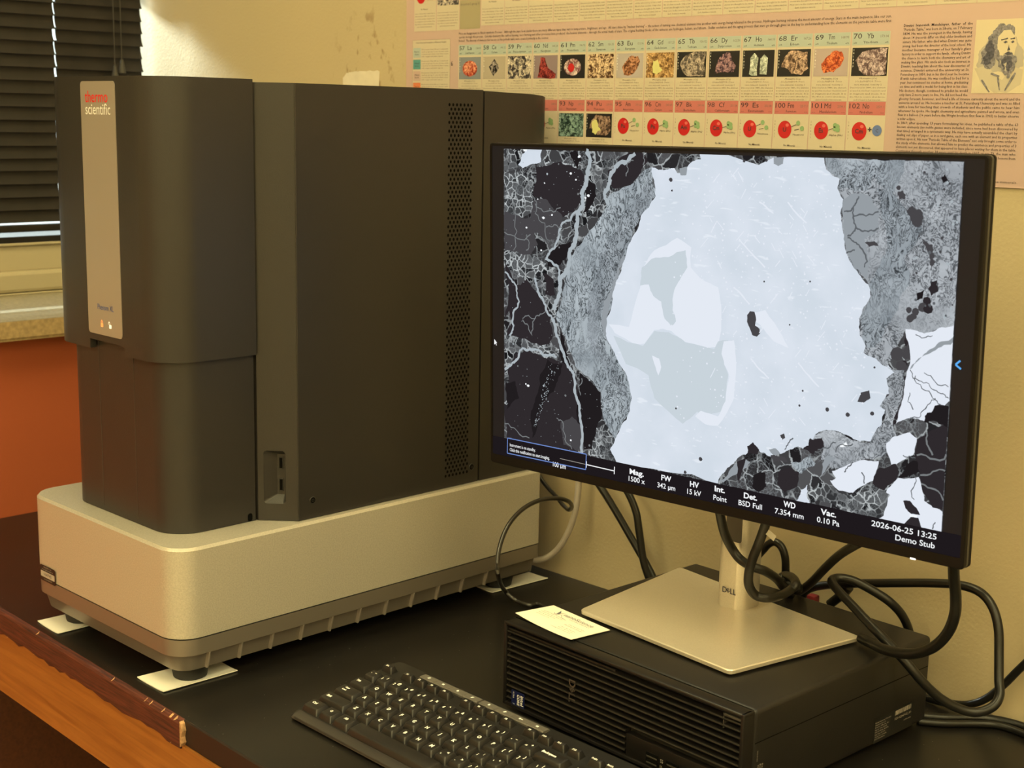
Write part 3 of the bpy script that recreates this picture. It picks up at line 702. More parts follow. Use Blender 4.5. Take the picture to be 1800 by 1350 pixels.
def wavy(name, lo, mid, hi, sc, rot, stretch):
    m, nt, e, tc = emis(name); v = tc.outputs['Object']
    mp = nt.nodes.new('ShaderNodeMapping'); mp.inputs['Rotation'].default_value = (0, rot, 0); nt.links.new(v, mp.inputs['Vector'])
    mp2 = nt.nodes.new('ShaderNodeMapping'); mp2.inputs['Scale'].default_value = (1, 1, stretch); nt.links.new(warp(nt, mp.outputs[0], 55, .016), mp2.inputs['Vector'])
    n = noise_n(nt, mp2.outputs[0], sc, 5, .8, .62)
    # thin dark threads where the noise crosses its middle
    a = link_ramp(nt, n.outputs['Fac'], [(.40, 0), (.445, 1), (.475, 0), (.51, 0), (.545, 1), (.575, 0)])
    n3 = noise_n(nt, v, 30, 4); big = link_ramp(nt, n3.outputs['Fac'], [(.3, mid), (.7, hi)])
    n4 = noise_n(nt, v, 24, 3); msk = link_ramp(nt, n4.outputs['Fac'], [(.34, .35), (.5, 1)])
    f = nt.nodes.new('ShaderNodeMath'); f.operation = 'MULTIPLY'; nt.links.new(a, f.inputs[0]); nt.links.new(msk, f.inputs[1])
    nt.links.new(mixc(nt, f.outputs[0], big, lo), e.inputs[0]); return m
E_rim = wavy('wavy grey rim', lin(38, 42, 46), lin(146, 156, 163), lin(186, 196, 202), 105, 0, .40)
E_rim2 = wavy('dense wavy rim', lin(22, 24, 28), lin(128, 137, 144), lin(178, 187, 194), 125, 0, .45)
E_grey = wavy('grey altered zone', lin(48, 51, 55), lin(150, 156, 162), lin(190, 196, 202), 95, .5, .8)
E_smooth = e_flat('smooth grey grain', lin(150, 157, 163))
def matrix(name, sc, dk, gr, ed, w0=.02, w1=.06):
    m, nt, e, tc = emis(name); v = tc.outputs['Object']; wv = warp(nt, v, 90, .010)
    vo = voro(nt, wv, sc); edge = link_ramp(nt, vo.outputs['Distance'], [(w0, 1), (w1, 0)])
    vc = voro(nt, wv, sc, 'F1'); cell = link_ramp(nt, vc.outputs['Color'], [(.2, dk), (.8, gr)])
    vo2 = voro(nt, wv, sc*3.1); e2_ = link_ramp(nt, vo2.outputs['Distance'], [(.02, .8), (.08, 0)])
    n = noise_n(nt, v, 34, 3); msk = link_ramp(nt, n.outputs['Fac'], [(.46, 0), (.56, 1)])
    f = nt.nodes.new('ShaderNodeMath'); f.operation = 'MULTIPLY'; nt.links.new(e2_, f.inputs[0]); nt.links.new(msk, f.inputs[1])
    c_ = mixc(nt, f.outputs[0], cell, lin(120, 125, 128)); nv = noise_n(nt, v, 60, 3); ms2 = link_ramp(nt, nv.outputs['Fac'], [(.40, .15), (.6, 1)])
    f2 = nt.nodes.new('ShaderNodeMath'); f2.operation = 'MULTIPLY'; nt.links.new(edge, f2.inputs[0]); nt.links.new(ms2, f2.inputs[1])
    nt.links.new(mixc(nt, f2.outputs[0], c_, ed), e.inputs[0]); return m
E_mat = matrix('dark grain matrix', 75, lin(34, 32, 34), lin(82, 82, 84), lin(170, 176, 178))
E_fine = matrix('fine dark matrix', 140, lin(26, 26, 28), lin(96, 98, 100), lin(190, 196, 198), .03, .10)
E_dark = e_flat('dark grain', lin(47, 42, 45)); E_dark2 = e_flat('darkest grain', lin(33, 29, 31)); E_dark3 = e_flat('grey grain', lin(72, 70, 73))
E_vein = e_flat('pale vein', lin(172, 182, 188)); E_veind = e_flat('thin vein', lin(120, 124, 126)); E_crack = e_flat('grey crack', lin(96, 100, 104))
E_black = e_flat('caption bar', lin(30, 25, 28)); E_text = e_flat('screen text', lin(246, 248, 250)); E_blue = e_flat('blue outline', lin(112, 140, 205)); E_icon = e_flat('bright blue arrow', lin(95, 175, 245)); E_gap = e_flat('grey line', lin(150, 146, 140))
MATS = [E_bright, E_lobe, E_lobe2, E_white, E_rim, E_rim2, E_grey, E_smooth, E_mat, E_fine, E_dark, E_dark2, E_dark3, E_vein, E_veind, E_crack, E_black, E_text, E_blue, E_icon, E_gap]
ID = {m.name: i for i, m in enumerate(MATS)}
BR, LO, LO2, WH, RI, RI2, GR, SM, MA, FI, DK, DK2, DK3, VE, VD, CR, BK, TX, BL, IC, GP = range(21)
S = MB(); LAY = [.0]
U0, U1, V0, V1 = -.2489, .2482, -.1400, .1637
def clampuv(p): return (min(max(p[0], U0), U1), min(max(p[1], V0), V1))
def reg(px, mi, amp=.12, it=3, w_=None):
    LAY[0] += .0000035
    P = [MF.hit(*p) for p in px]
    if amp: P = rough(P, amp, it, True, random.Random(len(px)*7+mi))
    P = [clampuv(p) for p in P]; Q = [P[0]]
    for p in P[1:]:
        if (Vector(p)-Vector(Q[-1])).length > 1e-6: Q.append(p)
    S.flat(MF, Q, -.0006+LAY[0], mi)
def line(px, wd, mi, amp=.18, it=3):
    LAY[0] += .0000035
    P = [MF.hit(*p) for p in px]
    if amp: P = rough(P, amp, it, False, random.Random(int(px[0][0])))
    k = len(P); S.strip(MF, [clampuv(p) for p in P], lambda t: wd*.00068*(.75+.5*random.random()), -.0006+LAY[0], mi)
def dot(x, y, r, mi, ry=None, n=8):
    LAY[0] += .0000006
    u, v = MF.hit(x, y)
    if U0+r*.0007 < u < U1-r*.0007 and V0+r*.0007 < v < V1-r*.0007: S.face([MF.p(u+r*.00068*math.cos(2*PI*i/n)*(.8+.4*random.random()), v+(ry or r)*.00068*math.sin(2*PI*i/n), -.0006+LAY[0]) for i in range(n)], mi)
S.flat(MF, [(U0, V0), (U1, V0), (U1, V1), (U0, V1)], -.00060, MA)
# finer zones inside the dark matrix
reg([(884, 258), (1135, 262), (1140, 300), (1085, 330), (1045, 372), (1020, 400), (1005, 330), (950, 290), (900, 300), (884, 300)], FI)
reg([(884, 300), (935, 300), (938, 372), (905, 380), (884, 372)], FI)
reg([(884, 440), (925, 440), (975, 470), (988, 520), (975, 560), (960, 540), (930, 500), (884, 470)], FI)
reg([(884, 580), (930, 600), (985, 615), (975, 640), (930, 618), (900, 650), (884, 680)], FI)
reg([(1044, 752), (1070, 742), (1082, 778), (1085, 815), (1030, 802)], FI)
# big dark grains
reg([(940, 292), (985, 284), (1020, 298), (1028, 312), (1025, 345), (1008, 372), (985, 382), (960, 352), (937, 345)], DK)
reg([(1000, 268), (1012, 262), (1020, 280), (1014, 300)], DK2)
reg([(1068, 300), (1092, 275), (1128, 268), (1138, 284), (1125, 305), (1098, 328), (1075, 330)], DK)
reg([(937, 352), (962, 352), (988, 380), (975, 425), (948, 415), (932, 380)], DK3)
reg([(886, 372), (935, 382), (945, 430), (932, 448), (886, 440)], DK3); reg([(1030, 322), (1044, 322), (1048, 345), (1036, 366), (1024, 374)], DK2)
reg([(958, 455), (1002, 425), (1004, 440), (985, 465), (962, 468)], DK2); reg([(887, 462), (905, 500), (900, 530), (887, 560)], DK)
reg([(902, 505), (925, 490), (940, 510), (962, 540), (970, 560), (945, 580), (905, 575), (895, 550)], DK); reg([(955, 480), (972, 490), (976, 520), (958, 518)], DK)
reg([(890, 590), (905, 560), (965, 562), (972, 590), (965, 605), (935, 603)], DK); reg([(985, 582), (993, 610), (998, 625), (990, 640), (982, 610)], DK2)
reg([(905, 622), (928, 615), (960, 630), (995, 642), (1010, 655), (1020, 700), (1022, 790), (950, 790), (890, 770), (890, 690)], DK)
reg([(962, 632), (988, 640), (980, 670), (960, 700), (945, 735), (935, 770), (932, 735), (945, 690)], DK2)
reg([(1018, 655), (1035, 668), (1055, 690), (1058, 725), (1048, 752), (1040, 790), (1026, 790)], DK2)
reg([(888, 672), (905, 670), (912, 700), (890, 720)], DK2); reg([(985, 742), (1005, 732), (1022, 748), (1022, 795), (990, 782)], DK3)
reg([(917, 272), (925, 262), (952, 262), (950, 285), (935, 288), (918, 296), (910, 290)], BR); reg([(919, 262), (926, 262), (925, 266), (920, 266)], WH, 0)
# rim band
reg([(1143, 294), (1108, 325), (1068, 345), (1064, 366), (1047, 392), (1028, 415), (1010, 440), (1000, 470), (992, 500), (986, 530), (975, 555), (988, 585), (999, 615), (1010, 642), (1036, 664), (1056, 690), (1058, 722), (1066, 748), (1080, 772), (1092, 745), (1107, 722), (1110, 700), (1106, 676), (1090, 642), (1075, 610), (1065, 590), (1065, 560), (1076, 520), (1086, 488), (1096, 458), (1110, 418), (1124, 380), (1152, 344), (1146, 300)], RI)
reg([(1142, 308), (1150, 344), (1124, 380), (1109, 418), (1095, 456), (1082, 490), (1068, 520), (1056, 540), (1052, 590), (1066, 622), (1090, 660), (1102, 692), (1100, 712), (1092, 690), (1066, 652), (1040, 620), (1030, 590), (1030, 540), (1046, 495), (1052, 450), (1072, 420), (1092, 380), (1122, 345)], RI2)
reg([(1095, 448), (1096, 460), (1078, 520), (1066, 560), (1066, 590), (1076, 612), (1066, 600), (1056, 570), (1060, 530), (1080, 490)], SM)
# pale veins
line([(1030, 262), (1036, 290), (1030, 320), (1022, 340), (1024, 362), (1014, 378), (1012, 400), (1010, 425), (1000, 445), (998, 470), (985, 490), (982, 520), (974, 545)], 7, VE, .12)
line([(1116, 270), (1085, 290), (1072, 310), (1064, 335), (1068, 360)], 6, VE); line([(1022, 378), (1012, 372), (988, 392), (978, 425), (965, 445), (958, 455), (980, 468), (982, 500)], 3.5, VE)
line([(972, 560), (978, 590), (990, 620), (998, 645), (1008, 658), (1010, 690), (1018, 712), (1022, 750), (1022, 800)], 5, VE, .08)
line([(887, 650), (905, 635), (918, 612), (935, 615), (955, 625), (978, 628)], 4, VE); line([(887, 478), (905, 500), (912, 530), (900, 565), (895, 590)], 3, VE); line([(940, 488), (942, 500), (955, 530), (968, 555), (975, 570)], 4, VE)
for L in ([(936, 290), (936, 345), (940, 375), (960, 420)], [(905, 372), (902, 440)], [(886, 408), (932, 412)], [(925, 412), (924, 440)], [(940, 358), (958, 372), (985, 365)], [(1113, 282), (1100, 310)], [(1010, 400), (985, 430)],
          [(918, 560), (940, 560), (960, 548)], [(940, 560), (935, 590), (918, 562)], [(1022, 665), (1020, 695)], [(978, 735), (990, 750), (1005, 790)], [(887, 745), (930, 770)], [(1133, 266), (1130, 290)], [(960, 400), (975, 395), (988, 400)]): line(L, 1.6, VD, .25)
rnd = random.Random(11)
for i in range(260):
    x, y = rnd.uniform(888, 1050), rnd.uniform(266, 800)
    if x > 1075-abs(y-560)*.0 - (0 if y < 350 else 60 if y < 640 else 15): continue
    dot(x, y, rnd.choice((.7, .8, 1, 1.4, 1.8)) if rnd.random() < .15 else .55, rnd.choice((VE, VD, VD)))
for x, y, r in ((1012, 316, 2.5), (1034, 344, 4), (1029, 348, 3), (1003, 305, 3.5), (957, 322, 2), (955, 383, 4), (970, 378, 3), (1018, 275, 4), (928, 678, 4), (924, 675, 2.5), (1003, 774, 3), (951, 440, 3), (925, 400, 3), (945, 350, 2)): dot(x, y, r*.62, WH, r*.5)
for i in range(110):
    t = rnd.random(); x = 975-35*t+rnd.uniform(-9, 9)*(1.2-t); y = 640+110*t; dot(x, y, rnd.choice((.45, .5, .8)), VE)
# central bright field
reg([(1228, 262), (1232, 280), (1212, 288), (1202, 306), (1190, 304), (1186, 296), (1170, 298), (1145, 294), (1150, 318), (1152, 345), (1126, 380), (1110, 420), (1096, 460), (1086, 490), (1076, 520), (1066, 560), (1065, 590), (1075, 612), (1090, 642), (1106, 676), (1110, 700), (1107, 722), (1092, 748), (1080, 776), (1072, 790), (1085, 822), (1262, 858), (1265, 838), (1292, 812), (1312, 798), (1324, 778), (1336, 795), (1350, 802), (1372, 798), (1392, 790), (1402, 785), (1420, 790), (1442, 770), (1432, 764), (1466, 757), (1500, 772), (1530, 776), (1550, 746), (1556, 720), (1546, 714), (1562, 695), (1558, 665), (1572, 655), (1560, 640), (1540, 630), (1518, 620), (1525, 600), (1512, 590), (1510, 560), (1530, 520), (1526, 500), (1500, 470), (1486, 440), (1480, 400), (1482, 350), (1472, 332), (1476, 315), (1452, 298), (1447, 268)], BR, .10, 3)
reg([(1105, 575), (1120, 520), (1130, 470), (1150, 440), (1190, 418), (1215, 435), (1214, 470), (1235, 492), (1262, 505), (1268, 550), (1262, 610), (1240, 612), (1200, 600), (1180, 582), (1165, 578), (1150, 580), (1135, 604), (1115, 605), (1080, 585), (1070, 570)], LO, .06, 2)
reg([(1128, 470), (1145, 455), (1175, 452), (1205, 440), (1208, 470), (1195, 492), (1185, 510), (1182, 545), (1188, 565), (1180, 574), (1168, 560), (1162, 530), (1148, 520), (1140, 500), (1125, 502)], LO2, .08, 2)
reg([(1078, 590), (1130, 608), (1150, 582), (1175, 584), (1205, 602), (1255, 614), (1262, 600), (1280, 598), (1272, 640), (1280, 660), (1275, 720), (1245, 730), (1225, 724), (1200, 745), (1150, 700), (1140, 660), (1100, 640)], LO2, .05, 2)
reg([(1272, 600), (1290, 598), (1294, 640), (1290, 700), (1275, 730), (1262, 748), (1240, 746), (1222, 732), (1232, 722), (1262, 732), (1275, 705), (1282, 660), (1268, 622)], LO, .05, 2); reg([(1146, 625), (1158, 630), (1162, 645), (1157, 660), (1152, 645)], LO, .05, 2)
reg([(1312, 550), (1345, 545), (1375, 590), (1386, 612), (1360, 600), (1335, 570)], LO, .05, 2)
reg([(1313, 554), (1318, 547), (1326, 548), (1329, 562), (1327, 572), (1335, 578), (1336, 586), (1330, 592), (1322, 589), (1318, 578), (1313, 566)], DK3, .04, 2)
reg([(1507, 706), (1513, 690), (1528, 686), (1530, 700), (1518, 708)], DK3, .05, 2); reg([(1371, 765), (1378, 762), (1380, 770), (1374, 774)], DK3, .05, 1)
reg([(1360, 277), (1378, 277), (1376, 288), (1368, 292), (1360, 288)], SM, .05, 2); reg([(1194, 296), (1208, 293), (1206, 308), (1196, 308)], SM, .05, 2)
for x, y, r in ((1179, 316, 3), (1181, 335, 1.5), (1343, 495, 1.3), (1424, 495, 1.3), (1388, 571, 1.2), (1411, 687, 1.5), (1405, 713, 1.6), (1490, 729, 3), (1533, 727, 2.8), (1454, 720, 3), (1308, 283, 2), (1347, 282, 2), (1231, 807, 3), (1204, 830, 2.5), (1188, 718, 1.5), (1537, 646, 1.5)): dot(x, y, r, DK3)
for i in range(520):
    x, y = rnd.uniform(1180, 1520), rnd.uniform(300, 800)
    if x > 1480 and y < 480: continue
    dot(x, y, rnd.choice((.8, 1, 1.4)), LO)
for i in range(70):
    x, y = rnd.uniform(1230, 1500), rnd.uniform(300, 740); L_ = rnd.uniform(6, 22); a = rnd.choice((-.9, .9, 1.1, -1.1)); 
    if x > 1460 and y < 500: continue
    line([(x, y), (x+L_*math.cos(a), y+L_*math.sin(a))], 1.1, LO, 0)
for L in ([(1385, 355), (1418, 392)], [(1335, 285+70), (1360, 300+75)], [(1290, 505), (1318, 535)], [(1405, 640), (1440, 680)], [(1320, 630), (1352, 665)], [(1300, 420), (1345, 470)]): line(L, 2, LO, .05)
# right grey zone
reg([(1447, 262), (1708, 280), (1708, 440), (1705, 578), (1655, 575), (1625, 585), (1592, 578), (1582, 600), (1560, 645), (1540, 630), (1518, 620), (1526, 600), (1512, 590), (1510, 560), (1531, 520), (1527, 500), (1501, 470), (1487, 440), (1481, 400), (1483, 350), (1473, 332), (1477, 315), (1453, 298)], GR, .10, 3)
reg([(1449, 262), (1592, 272), (1590, 300), (1570, 345), (1555, 330), (1535, 310), (1525, 335), (1500, 335), (1475, 330), (1478, 315), (1455, 298)], RI2, .15, 3)
reg([(1540, 330), (1575, 345), (1600, 378), (1620, 395), (1610, 430), (1590, 450), (1600, 500), (1575, 550), (1550, 600), (1525, 612), (1516, 590), (1512, 560), (1532, 520), (1528, 500), (1545, 470), (1560, 420), (1550, 380)], RI2, .12, 3)
reg([(1483, 352), (1500, 340), (1530, 345), (1548, 372), (1545, 400), (1520, 420), (1530, 460), (1525, 490), (1502, 470), (1488, 440), (1482, 400)], SM, .1, 3)
for L in ([(1484, 372), (1500, 365), (1510, 345)], [(1500, 365), (1505, 400), (1490, 415)], [(1505, 400), (1530, 405), (1545, 400)], [(1490, 418), (1510, 430), (1520, 470)], [(1503, 440), (1488, 445)], [(1500, 380), (1545, 372)]): line(L, 2, CR, .2)
reg([(1594, 372), (1605, 362), (1620, 370), (1624, 385), (1618, 398), (1605, 395)], DK3, .2, 3); reg([(1578, 338), (1588, 335), (1592, 350), (1580, 352)], DK3, .2, 2); reg([(1521, 426), (1538, 424), (1545, 432), (1528, 434)], DK3, .1, 2)
reg([(1655, 312), (1662, 306), (1668, 318), (1658, 322)], DK2, .2, 2)
reg([(1622, 420), (1640, 430), (1645, 462), (1638, 470), (1632, 445)], DK3, .2, 3); reg([(1638, 495), (1648, 492), (1650, 512), (1638, 520), (1632, 508)], DK, .1, 2); reg([(1612, 515), (1625, 510), (1622, 525), (1612, 528)], DK2, .1, 2)
for x, y, r in ((1630, 530, 6), (1622, 540, 6), (1632, 543, 6), (1610, 548, 5), (1600, 560, 5), (1606, 556, 4), (1598, 545, 4), (1580, 330, 3), (1640, 450, 3), (1595, 590, 4), (1590, 640, 5), (1600, 600, 9), (1578, 622, 9), (1605, 618, 12), (1592, 625, 5), (1585, 645, 8), (1578, 660, 5), (1574, 672, 5), (1590, 665, 3), (1582, 690, 6), (1587, 700, 5), (1565, 700, 6), (1575, 722, 7), (1578, 730, 6), (1573, 742, 3), (1583, 712, 4)): dot(x, y, r, rnd.choice((DK, DK3, DK3)))
for i in range(90):
    x, y = rnd.uniform(1600, 1690), rnd.uniform(290, 560); dot(x, y, rnd.uniform(.8, 2.2), rnd.choice((CR, CR, VE, DK3)))
# lower right: bright grains, grey seams, dark grains
reg([(1592, 578), (1625, 586), (1656, 575), (1705, 576), (1705, 690), (1640, 725), (1625, 740), (1600, 735), (1575, 745), (1588, 700), (1600, 640)], LO, .08, 3)
reg([(1705, 580), (1655, 600), (1640, 612), (1625, 622), (1605, 640), (1600, 650), (1615, 630), (1640, 618), (1660, 606), (1705, 592)], SM, .1, 2)
reg([(1560, 645), (1590, 650), (1588, 690), (1570, 740), (1575, 790), (1520, 806), (1450, 832), (1440, 815), (1420, 800), (1432, 766), (1466, 757), (1500, 774), (1530, 778), (1552, 746), (1557, 720), (1547, 714), (1563, 695), (1559, 665), (1573, 655)], GR, .10, 3)
reg([(1450, 832), (1520, 808), (1545, 810), (1535, 845), (1500, 866), (1475, 862), (1460, 845)], LO, .08, 3)
reg([(1570, 768), (1600, 760), (1612, 770), (1605, 800), (1570, 822), (1562, 800), (1558, 780)], LO, .08, 3)
reg([(1560, 860), (1580, 840), (1615, 838), (1625, 880), (1700, 915), (1700, 945), (1545, 915)], LO, .08, 3)
reg([(1262, 860), (1265, 840), (1290, 815), (1313, 800), (1324, 780), (1336, 795), (1352, 802), (1374, 798), (1395, 790), (1404, 785), (1420, 790), (1442, 770), (1448, 790), (1440, 812), (1455, 805), (1470, 840), (1440, 850), (1418, 860), (1400, 880), (1330, 870)], MA, .15, 3)
reg([(1400, 882), (1420, 862), (1440, 848), (1475, 866), (1500, 868), (1535, 848), (1545, 855), (1565, 870), (1545, 915), (1540, 912), (1480, 896)], FI, .15, 3)
reg([(1262, 845), (1292, 815), (1310, 806), (1320, 812), (1285, 838), (1272, 848)], SM, .12, 3); reg([(1352, 790), (1364, 788), (1372, 797), (1360, 800)], SM, .1, 2); reg([(1390, 812), (1425, 800), (1434, 815), (1410, 832)], RI, .15, 3)
reg([(1368, 830), (1390, 822), (1405, 830), (1402, 855), (1380, 866), (1367, 850)], DK, .1, 3); reg([(1325, 835), (1345, 830), (1348, 855), (1335, 865), (1322, 855)], DK2, .1, 3); reg([(1296, 812), (1312, 805), (1300, 850), (1296, 835)], DK, .1, 2); reg([(1355, 800), (1380, 803), (1385, 812), (1360, 812)], DK3, .1, 2)
reg([(1314, 784), (1324, 777), (1335, 790), (1333, 798), (1315, 798)], DK, .1, 2); reg([(1425, 770), (1446, 768), (1450, 785), (1432, 800), (1412, 790)], DK, .2, 3)
reg([(1546, 822), (1575, 815), (1580, 830), (1568, 850), (1555, 862), (1535, 850), (1538, 835)], DK, .12, 3)
reg([(1612, 772), (1640, 755), (1662, 745), (1700, 735), (1700, 905), (1640, 892), (1622, 862), (1616, 830), (1608, 800)], DK, .06, 3)
reg([(1600, 812), (1612, 810), (1618, 830), (1600, 835), (1575, 838)], DK2, .15, 3); reg([(1625, 742), (1640, 722), (1700, 700), (1700, 728), (1650, 745)], DK2, .25, 3)
reg([(1588, 880), (1600, 880), (1612, 893), (1618, 905), (1602, 903), (1592, 893)], DK, .06, 2); reg([(1590, 922), (1602, 908), (1615, 910), (1620, 928), (1618, 932), (1590, 928)], DK, .04, 2); reg([(1600, 902), (1614, 904), (1612, 910), (1600, 908)], WH, .15, 2)
reg([(1476, 782), (1488, 776), (1492, 784), (1478, 786)], WH, .1, 2); reg([(1408, 860), (1420, 852), (1424, 884), (1400, 880)], BR, .15, 3); reg([(1455, 800), (1470, 806), (1450, 830), (1444, 838), (1446, 815)], SM, .1, 2)
for L in ([(1612, 800), (1675, 800)], [(1618, 835), (1664, 828)], [(1630, 760), (1640, 800)], [(1620, 850), (1662, 880)]): line(L, 2, VD, .15)
for L in ([(1600, 650), (1620, 670), (1650, 690), (1668, 700)], [(1610, 660), (1640, 700), (1655, 712)], [(1600, 735), (1625, 720), (1645, 700)], [(1588, 800), (1610, 805)], [(1610, 840), (1608, 878)], [(1625, 655), (1668, 680)], [(1640, 590), (1610, 588)], [(1600, 690), (1606, 720)]): line(L, 1.1, CR, .25)
for L in ([(1500, 812), (1485, 830)], [(1515, 830), (1520, 850)], [(1640, 930), (1645, 918)], [(1380, 790), (1395, 770)], [(1440, 790), (1470, 778)], [(1470, 795), (1500, 780)]): line(L, 1.4, CR, .2)
# caption bar over the bottom of the picture
S.flat(MF, [(U0, -.1590), (.2655, -.1590), (.2655, -.1401), (U0, -.1401)], -.0004, BK)
def barv(x): return 0
def stx(s_, px, py, h, bold=.012, al='C', fit=None, mi=TX, w_=-.00015):
    u, v = MF.hit(px, py); S.text(MF, s_, u, v-h/2, h, w_, al=al, mi=mi, bold=bold, fit=fit, res=3)
ul, vl = MF.hit(884, 772)
# the picture stops at a level line: dark strip under it
S.flat(MF, [(-.2655, -.1595), (.2655, -.1595), (.2655, V0), (-.2655, V0)], -.00035, BK)
for s_, x, y, w0 in (('Mag.', 1119, 831, .0175), ('FW', 1171, 841, .0120), ('HV', 1220.5, 852, .0105), ('Int.', 1265, 860.5, .0115), ('Det.', 1319, 873, .0145), ('WD', 1387.5, 887.5, .0125), ('Vac.', 1456, 902, .0155)):
    u, v = MF.hit(x, y); k0 = len(S.bm.verts)
    S.text(MF, s_, u, v-.0025, .0052, -.00015, al='C', mi=TX, bold=.03, res=3, fit=w0)
for s_, x, y, w0 in (('1500 x', 1119, 844, .0200), ('342 µm', 1171, 855.5, .0215), ('15 kV', 1220, 866, .0160), ('Point', 1265.5, 876.5, .0150), ('BSD Full', 1318.5, 887.5, .0255), ('7.354 mm', 1387, 903, .0300), ('0.10 Pa', 1455.5, 917, .0225), ('2026-06-25 13:25', 1588, 931.5, .0600), ('Demo Stub', 1608, 952, .0360)):
    u, v = MF.hit(x, y); S.text(MF, s_, u, v-.0024, .0050, -.00015, al='C', mi=TX, bold=.012, res=3, fit=w0)
# scale bar and notification box
def seg(p, q, wd, mi, w_=-.00012): a = MF.hit(*p); b_ = MF.hit(*q); S.strip(MF, [a, b_], wd, w_, mi)
bxp = [(892, 770), (1030.5, 798.5), (1029.5, 825.5), (891.5, 796.5)]
S.flat(MF, [MF.hit(*p) for p in bxp], -.00025, BK)
for i in range(4): seg(bxp[i], bxp[(i+1) % 4], .0010, BL)
seg((984, 806), (1030, 816.5), .0007, GP); seg((1030, 816.5), (1080, 828), .0010, TX); seg((1080, 820.5), (1079.5, 833.5), .0010, TX); seg((1031, 811), (1030.5, 822), .0009, TX)
stx('Instrument is on standby.', 896, 781.5, .0034, .008, 'L', .0365); stx('Click this notification to start imaging.', 896, 790, .0034, .012, 'L', .0560); stx('100 µm', 983, 818, .0050, .014, 'C', .0175)
seg((1688, 634), (1679.5, 641), .0016, IC); seg((1679.5, 641), (1689, 649), .0016, IC)
S.flat(MF, [MF.hit(*p) for p in ((868.5, 596), (868.5, 606), (870.5, 604), (872, 607.5), (873, 607), (871.5, 603.5), (873.5, 603))], -.0003, TX)
img = S.build('screen_image', MATS, screen, smooth=False, recalc=False)
# stand
zp = PH+.0022
sp_ = MB()
for fx, fy in ((-.90, 1.03), (-.725, 1.015), (-.697, 1.155), (-.915, 1.185)): sp_.cyl(WORLD, fx, fy, .005, PH+.0001, .005, zp, 12)
sp_.build('rubber_pads', M_rubber, mon)
pl = MB(); q4 = [Vector(p) for p in ((-.918, 1.021), (-.716, 1.002), (-.683, 1.168), (-.938, 1.208))]
def roundpoly(P, r, n=5):
    out = []
    for i, p in enumerate(P):
        a, c_ = P[i-1], P[(i+1) % len(P)]; d1 = (a-p).normalized(); d2 = (c_-p).normalized()
        for j in range(n+1):
            t = j/n; out.append(tuple((p+d1*r)*(1-t)**2+p*2*t*(1-t)+(p+d2*r)*t*t))
    return out
rp = roundpoly(q4, .006)
pl.loft([[(*p, zp) for p in inset(rp, .002)], [(*p, zp+.0008) for p in inset(rp, .0002)], [(*p, zp+.0040) for p in rp], [(*p, zp+.0050) for p in inset(rp, .0010)]])
pl.build('stand_base', M_alu, mon)
po = MB(); PP = rrect(-.8365, -.8025, 1.1370, 1.1735, .0095, 6)
po.loft([[(*p, zp+.0050) for p in inset(PP, .0006)], [(*p, zp+.0060) for p in PP], [(*p, .46) for p in PP]]); post = po.build('stand_post', M_alu, mon)
FP = Fr((0, 1.1370, 0), (1, 0, 0), (0, 0, 1), (0, -1, 0))
q = MB(); x0, z0 = [ony(1286, 950, 1.1370)[i] for i in (0, 2)]
x1 = ony(1304, 953, 1.1370)[0]
q.flat(FP, rrect(-.8255, x1, ony(1295, 953.5, 1.1370).z, .33, .003), .0004); tag(q.build('cable_slot', M_slot, post, smooth=False), 'darker grey slot for cables')
q = MB(); ul_ = ony(1270, 1046, 1.1370); ur_ = ony(1293, 1046, 1.1370)
hD = (ur_.x-ul_.x)/2.77*1.02; dell(q, FP, ul_.x, ony(1281, 1043, 1.1370).z, hD, .0006); q.build('stand_logo', M_ink, post, smooth=False)
ar = MB(); ar.box(-.86, -.78, 1.082, 1.1390, .35, .45, bev=.004); ar.build('mount_arm', M_monback, mon)

# ================================================================ keyboard
ka = -.0152; kt = .1393; U = .01905
kex = Vector((math.cos(ka), math.sin(ka), 0)); key_ = Vector((-math.sin(ka)*math.cos(kt), math.cos(ka)*math.cos(kt), math.sin(kt)))
KF = Fr((-1.0459, .8229, .0157), kex, key_)
kb = thing('keyboard', 'black full-size keyboard with white legends lying before the computer', 'keyboard', (-.86, .85, 0))
X0, X1 = -2.12*U, 21.3*U
def kring(ins, w0, y0=-2.28*U, y1=5.24*U, r=.010): return [KF.p(u, v, w0) for u, v in rrect(X0+ins, X1-ins, y0+ins, y1-ins, r, 5)]
def drop(R, z): return [Vector((p.x, p.y, z(p) if callable(z) else z)) for p in R]
d_ = MB(); R0 = kring(0, -.0075)
d_.loft([drop(kring(.005, -.009), .0012), drop(kring(.0005, -.009), lambda p: max(.0030, p.z-.009)), R0, kring(.0012, -.0060)])
deck = d_.build('deck', M_kb, kb)
lp = MB(); xs0, xs1 = X0+.006, X1-.006
sec = [(-2.20*U, -.0088), (-2.27*U, -.0072), (-2.18*U, -.0055), (-1.95*U, -.0047), (-1.72*U, -.0044), (-1.62*U, -.0052), (-1.62*U, -.0075)]
lp.loft([[KF.p(x, a, b_) for a, b_ in sec] for x in (xs0, X0+.02, X1-.02, xs1)]); lp.build('palm_lip', M_kbf, kb)
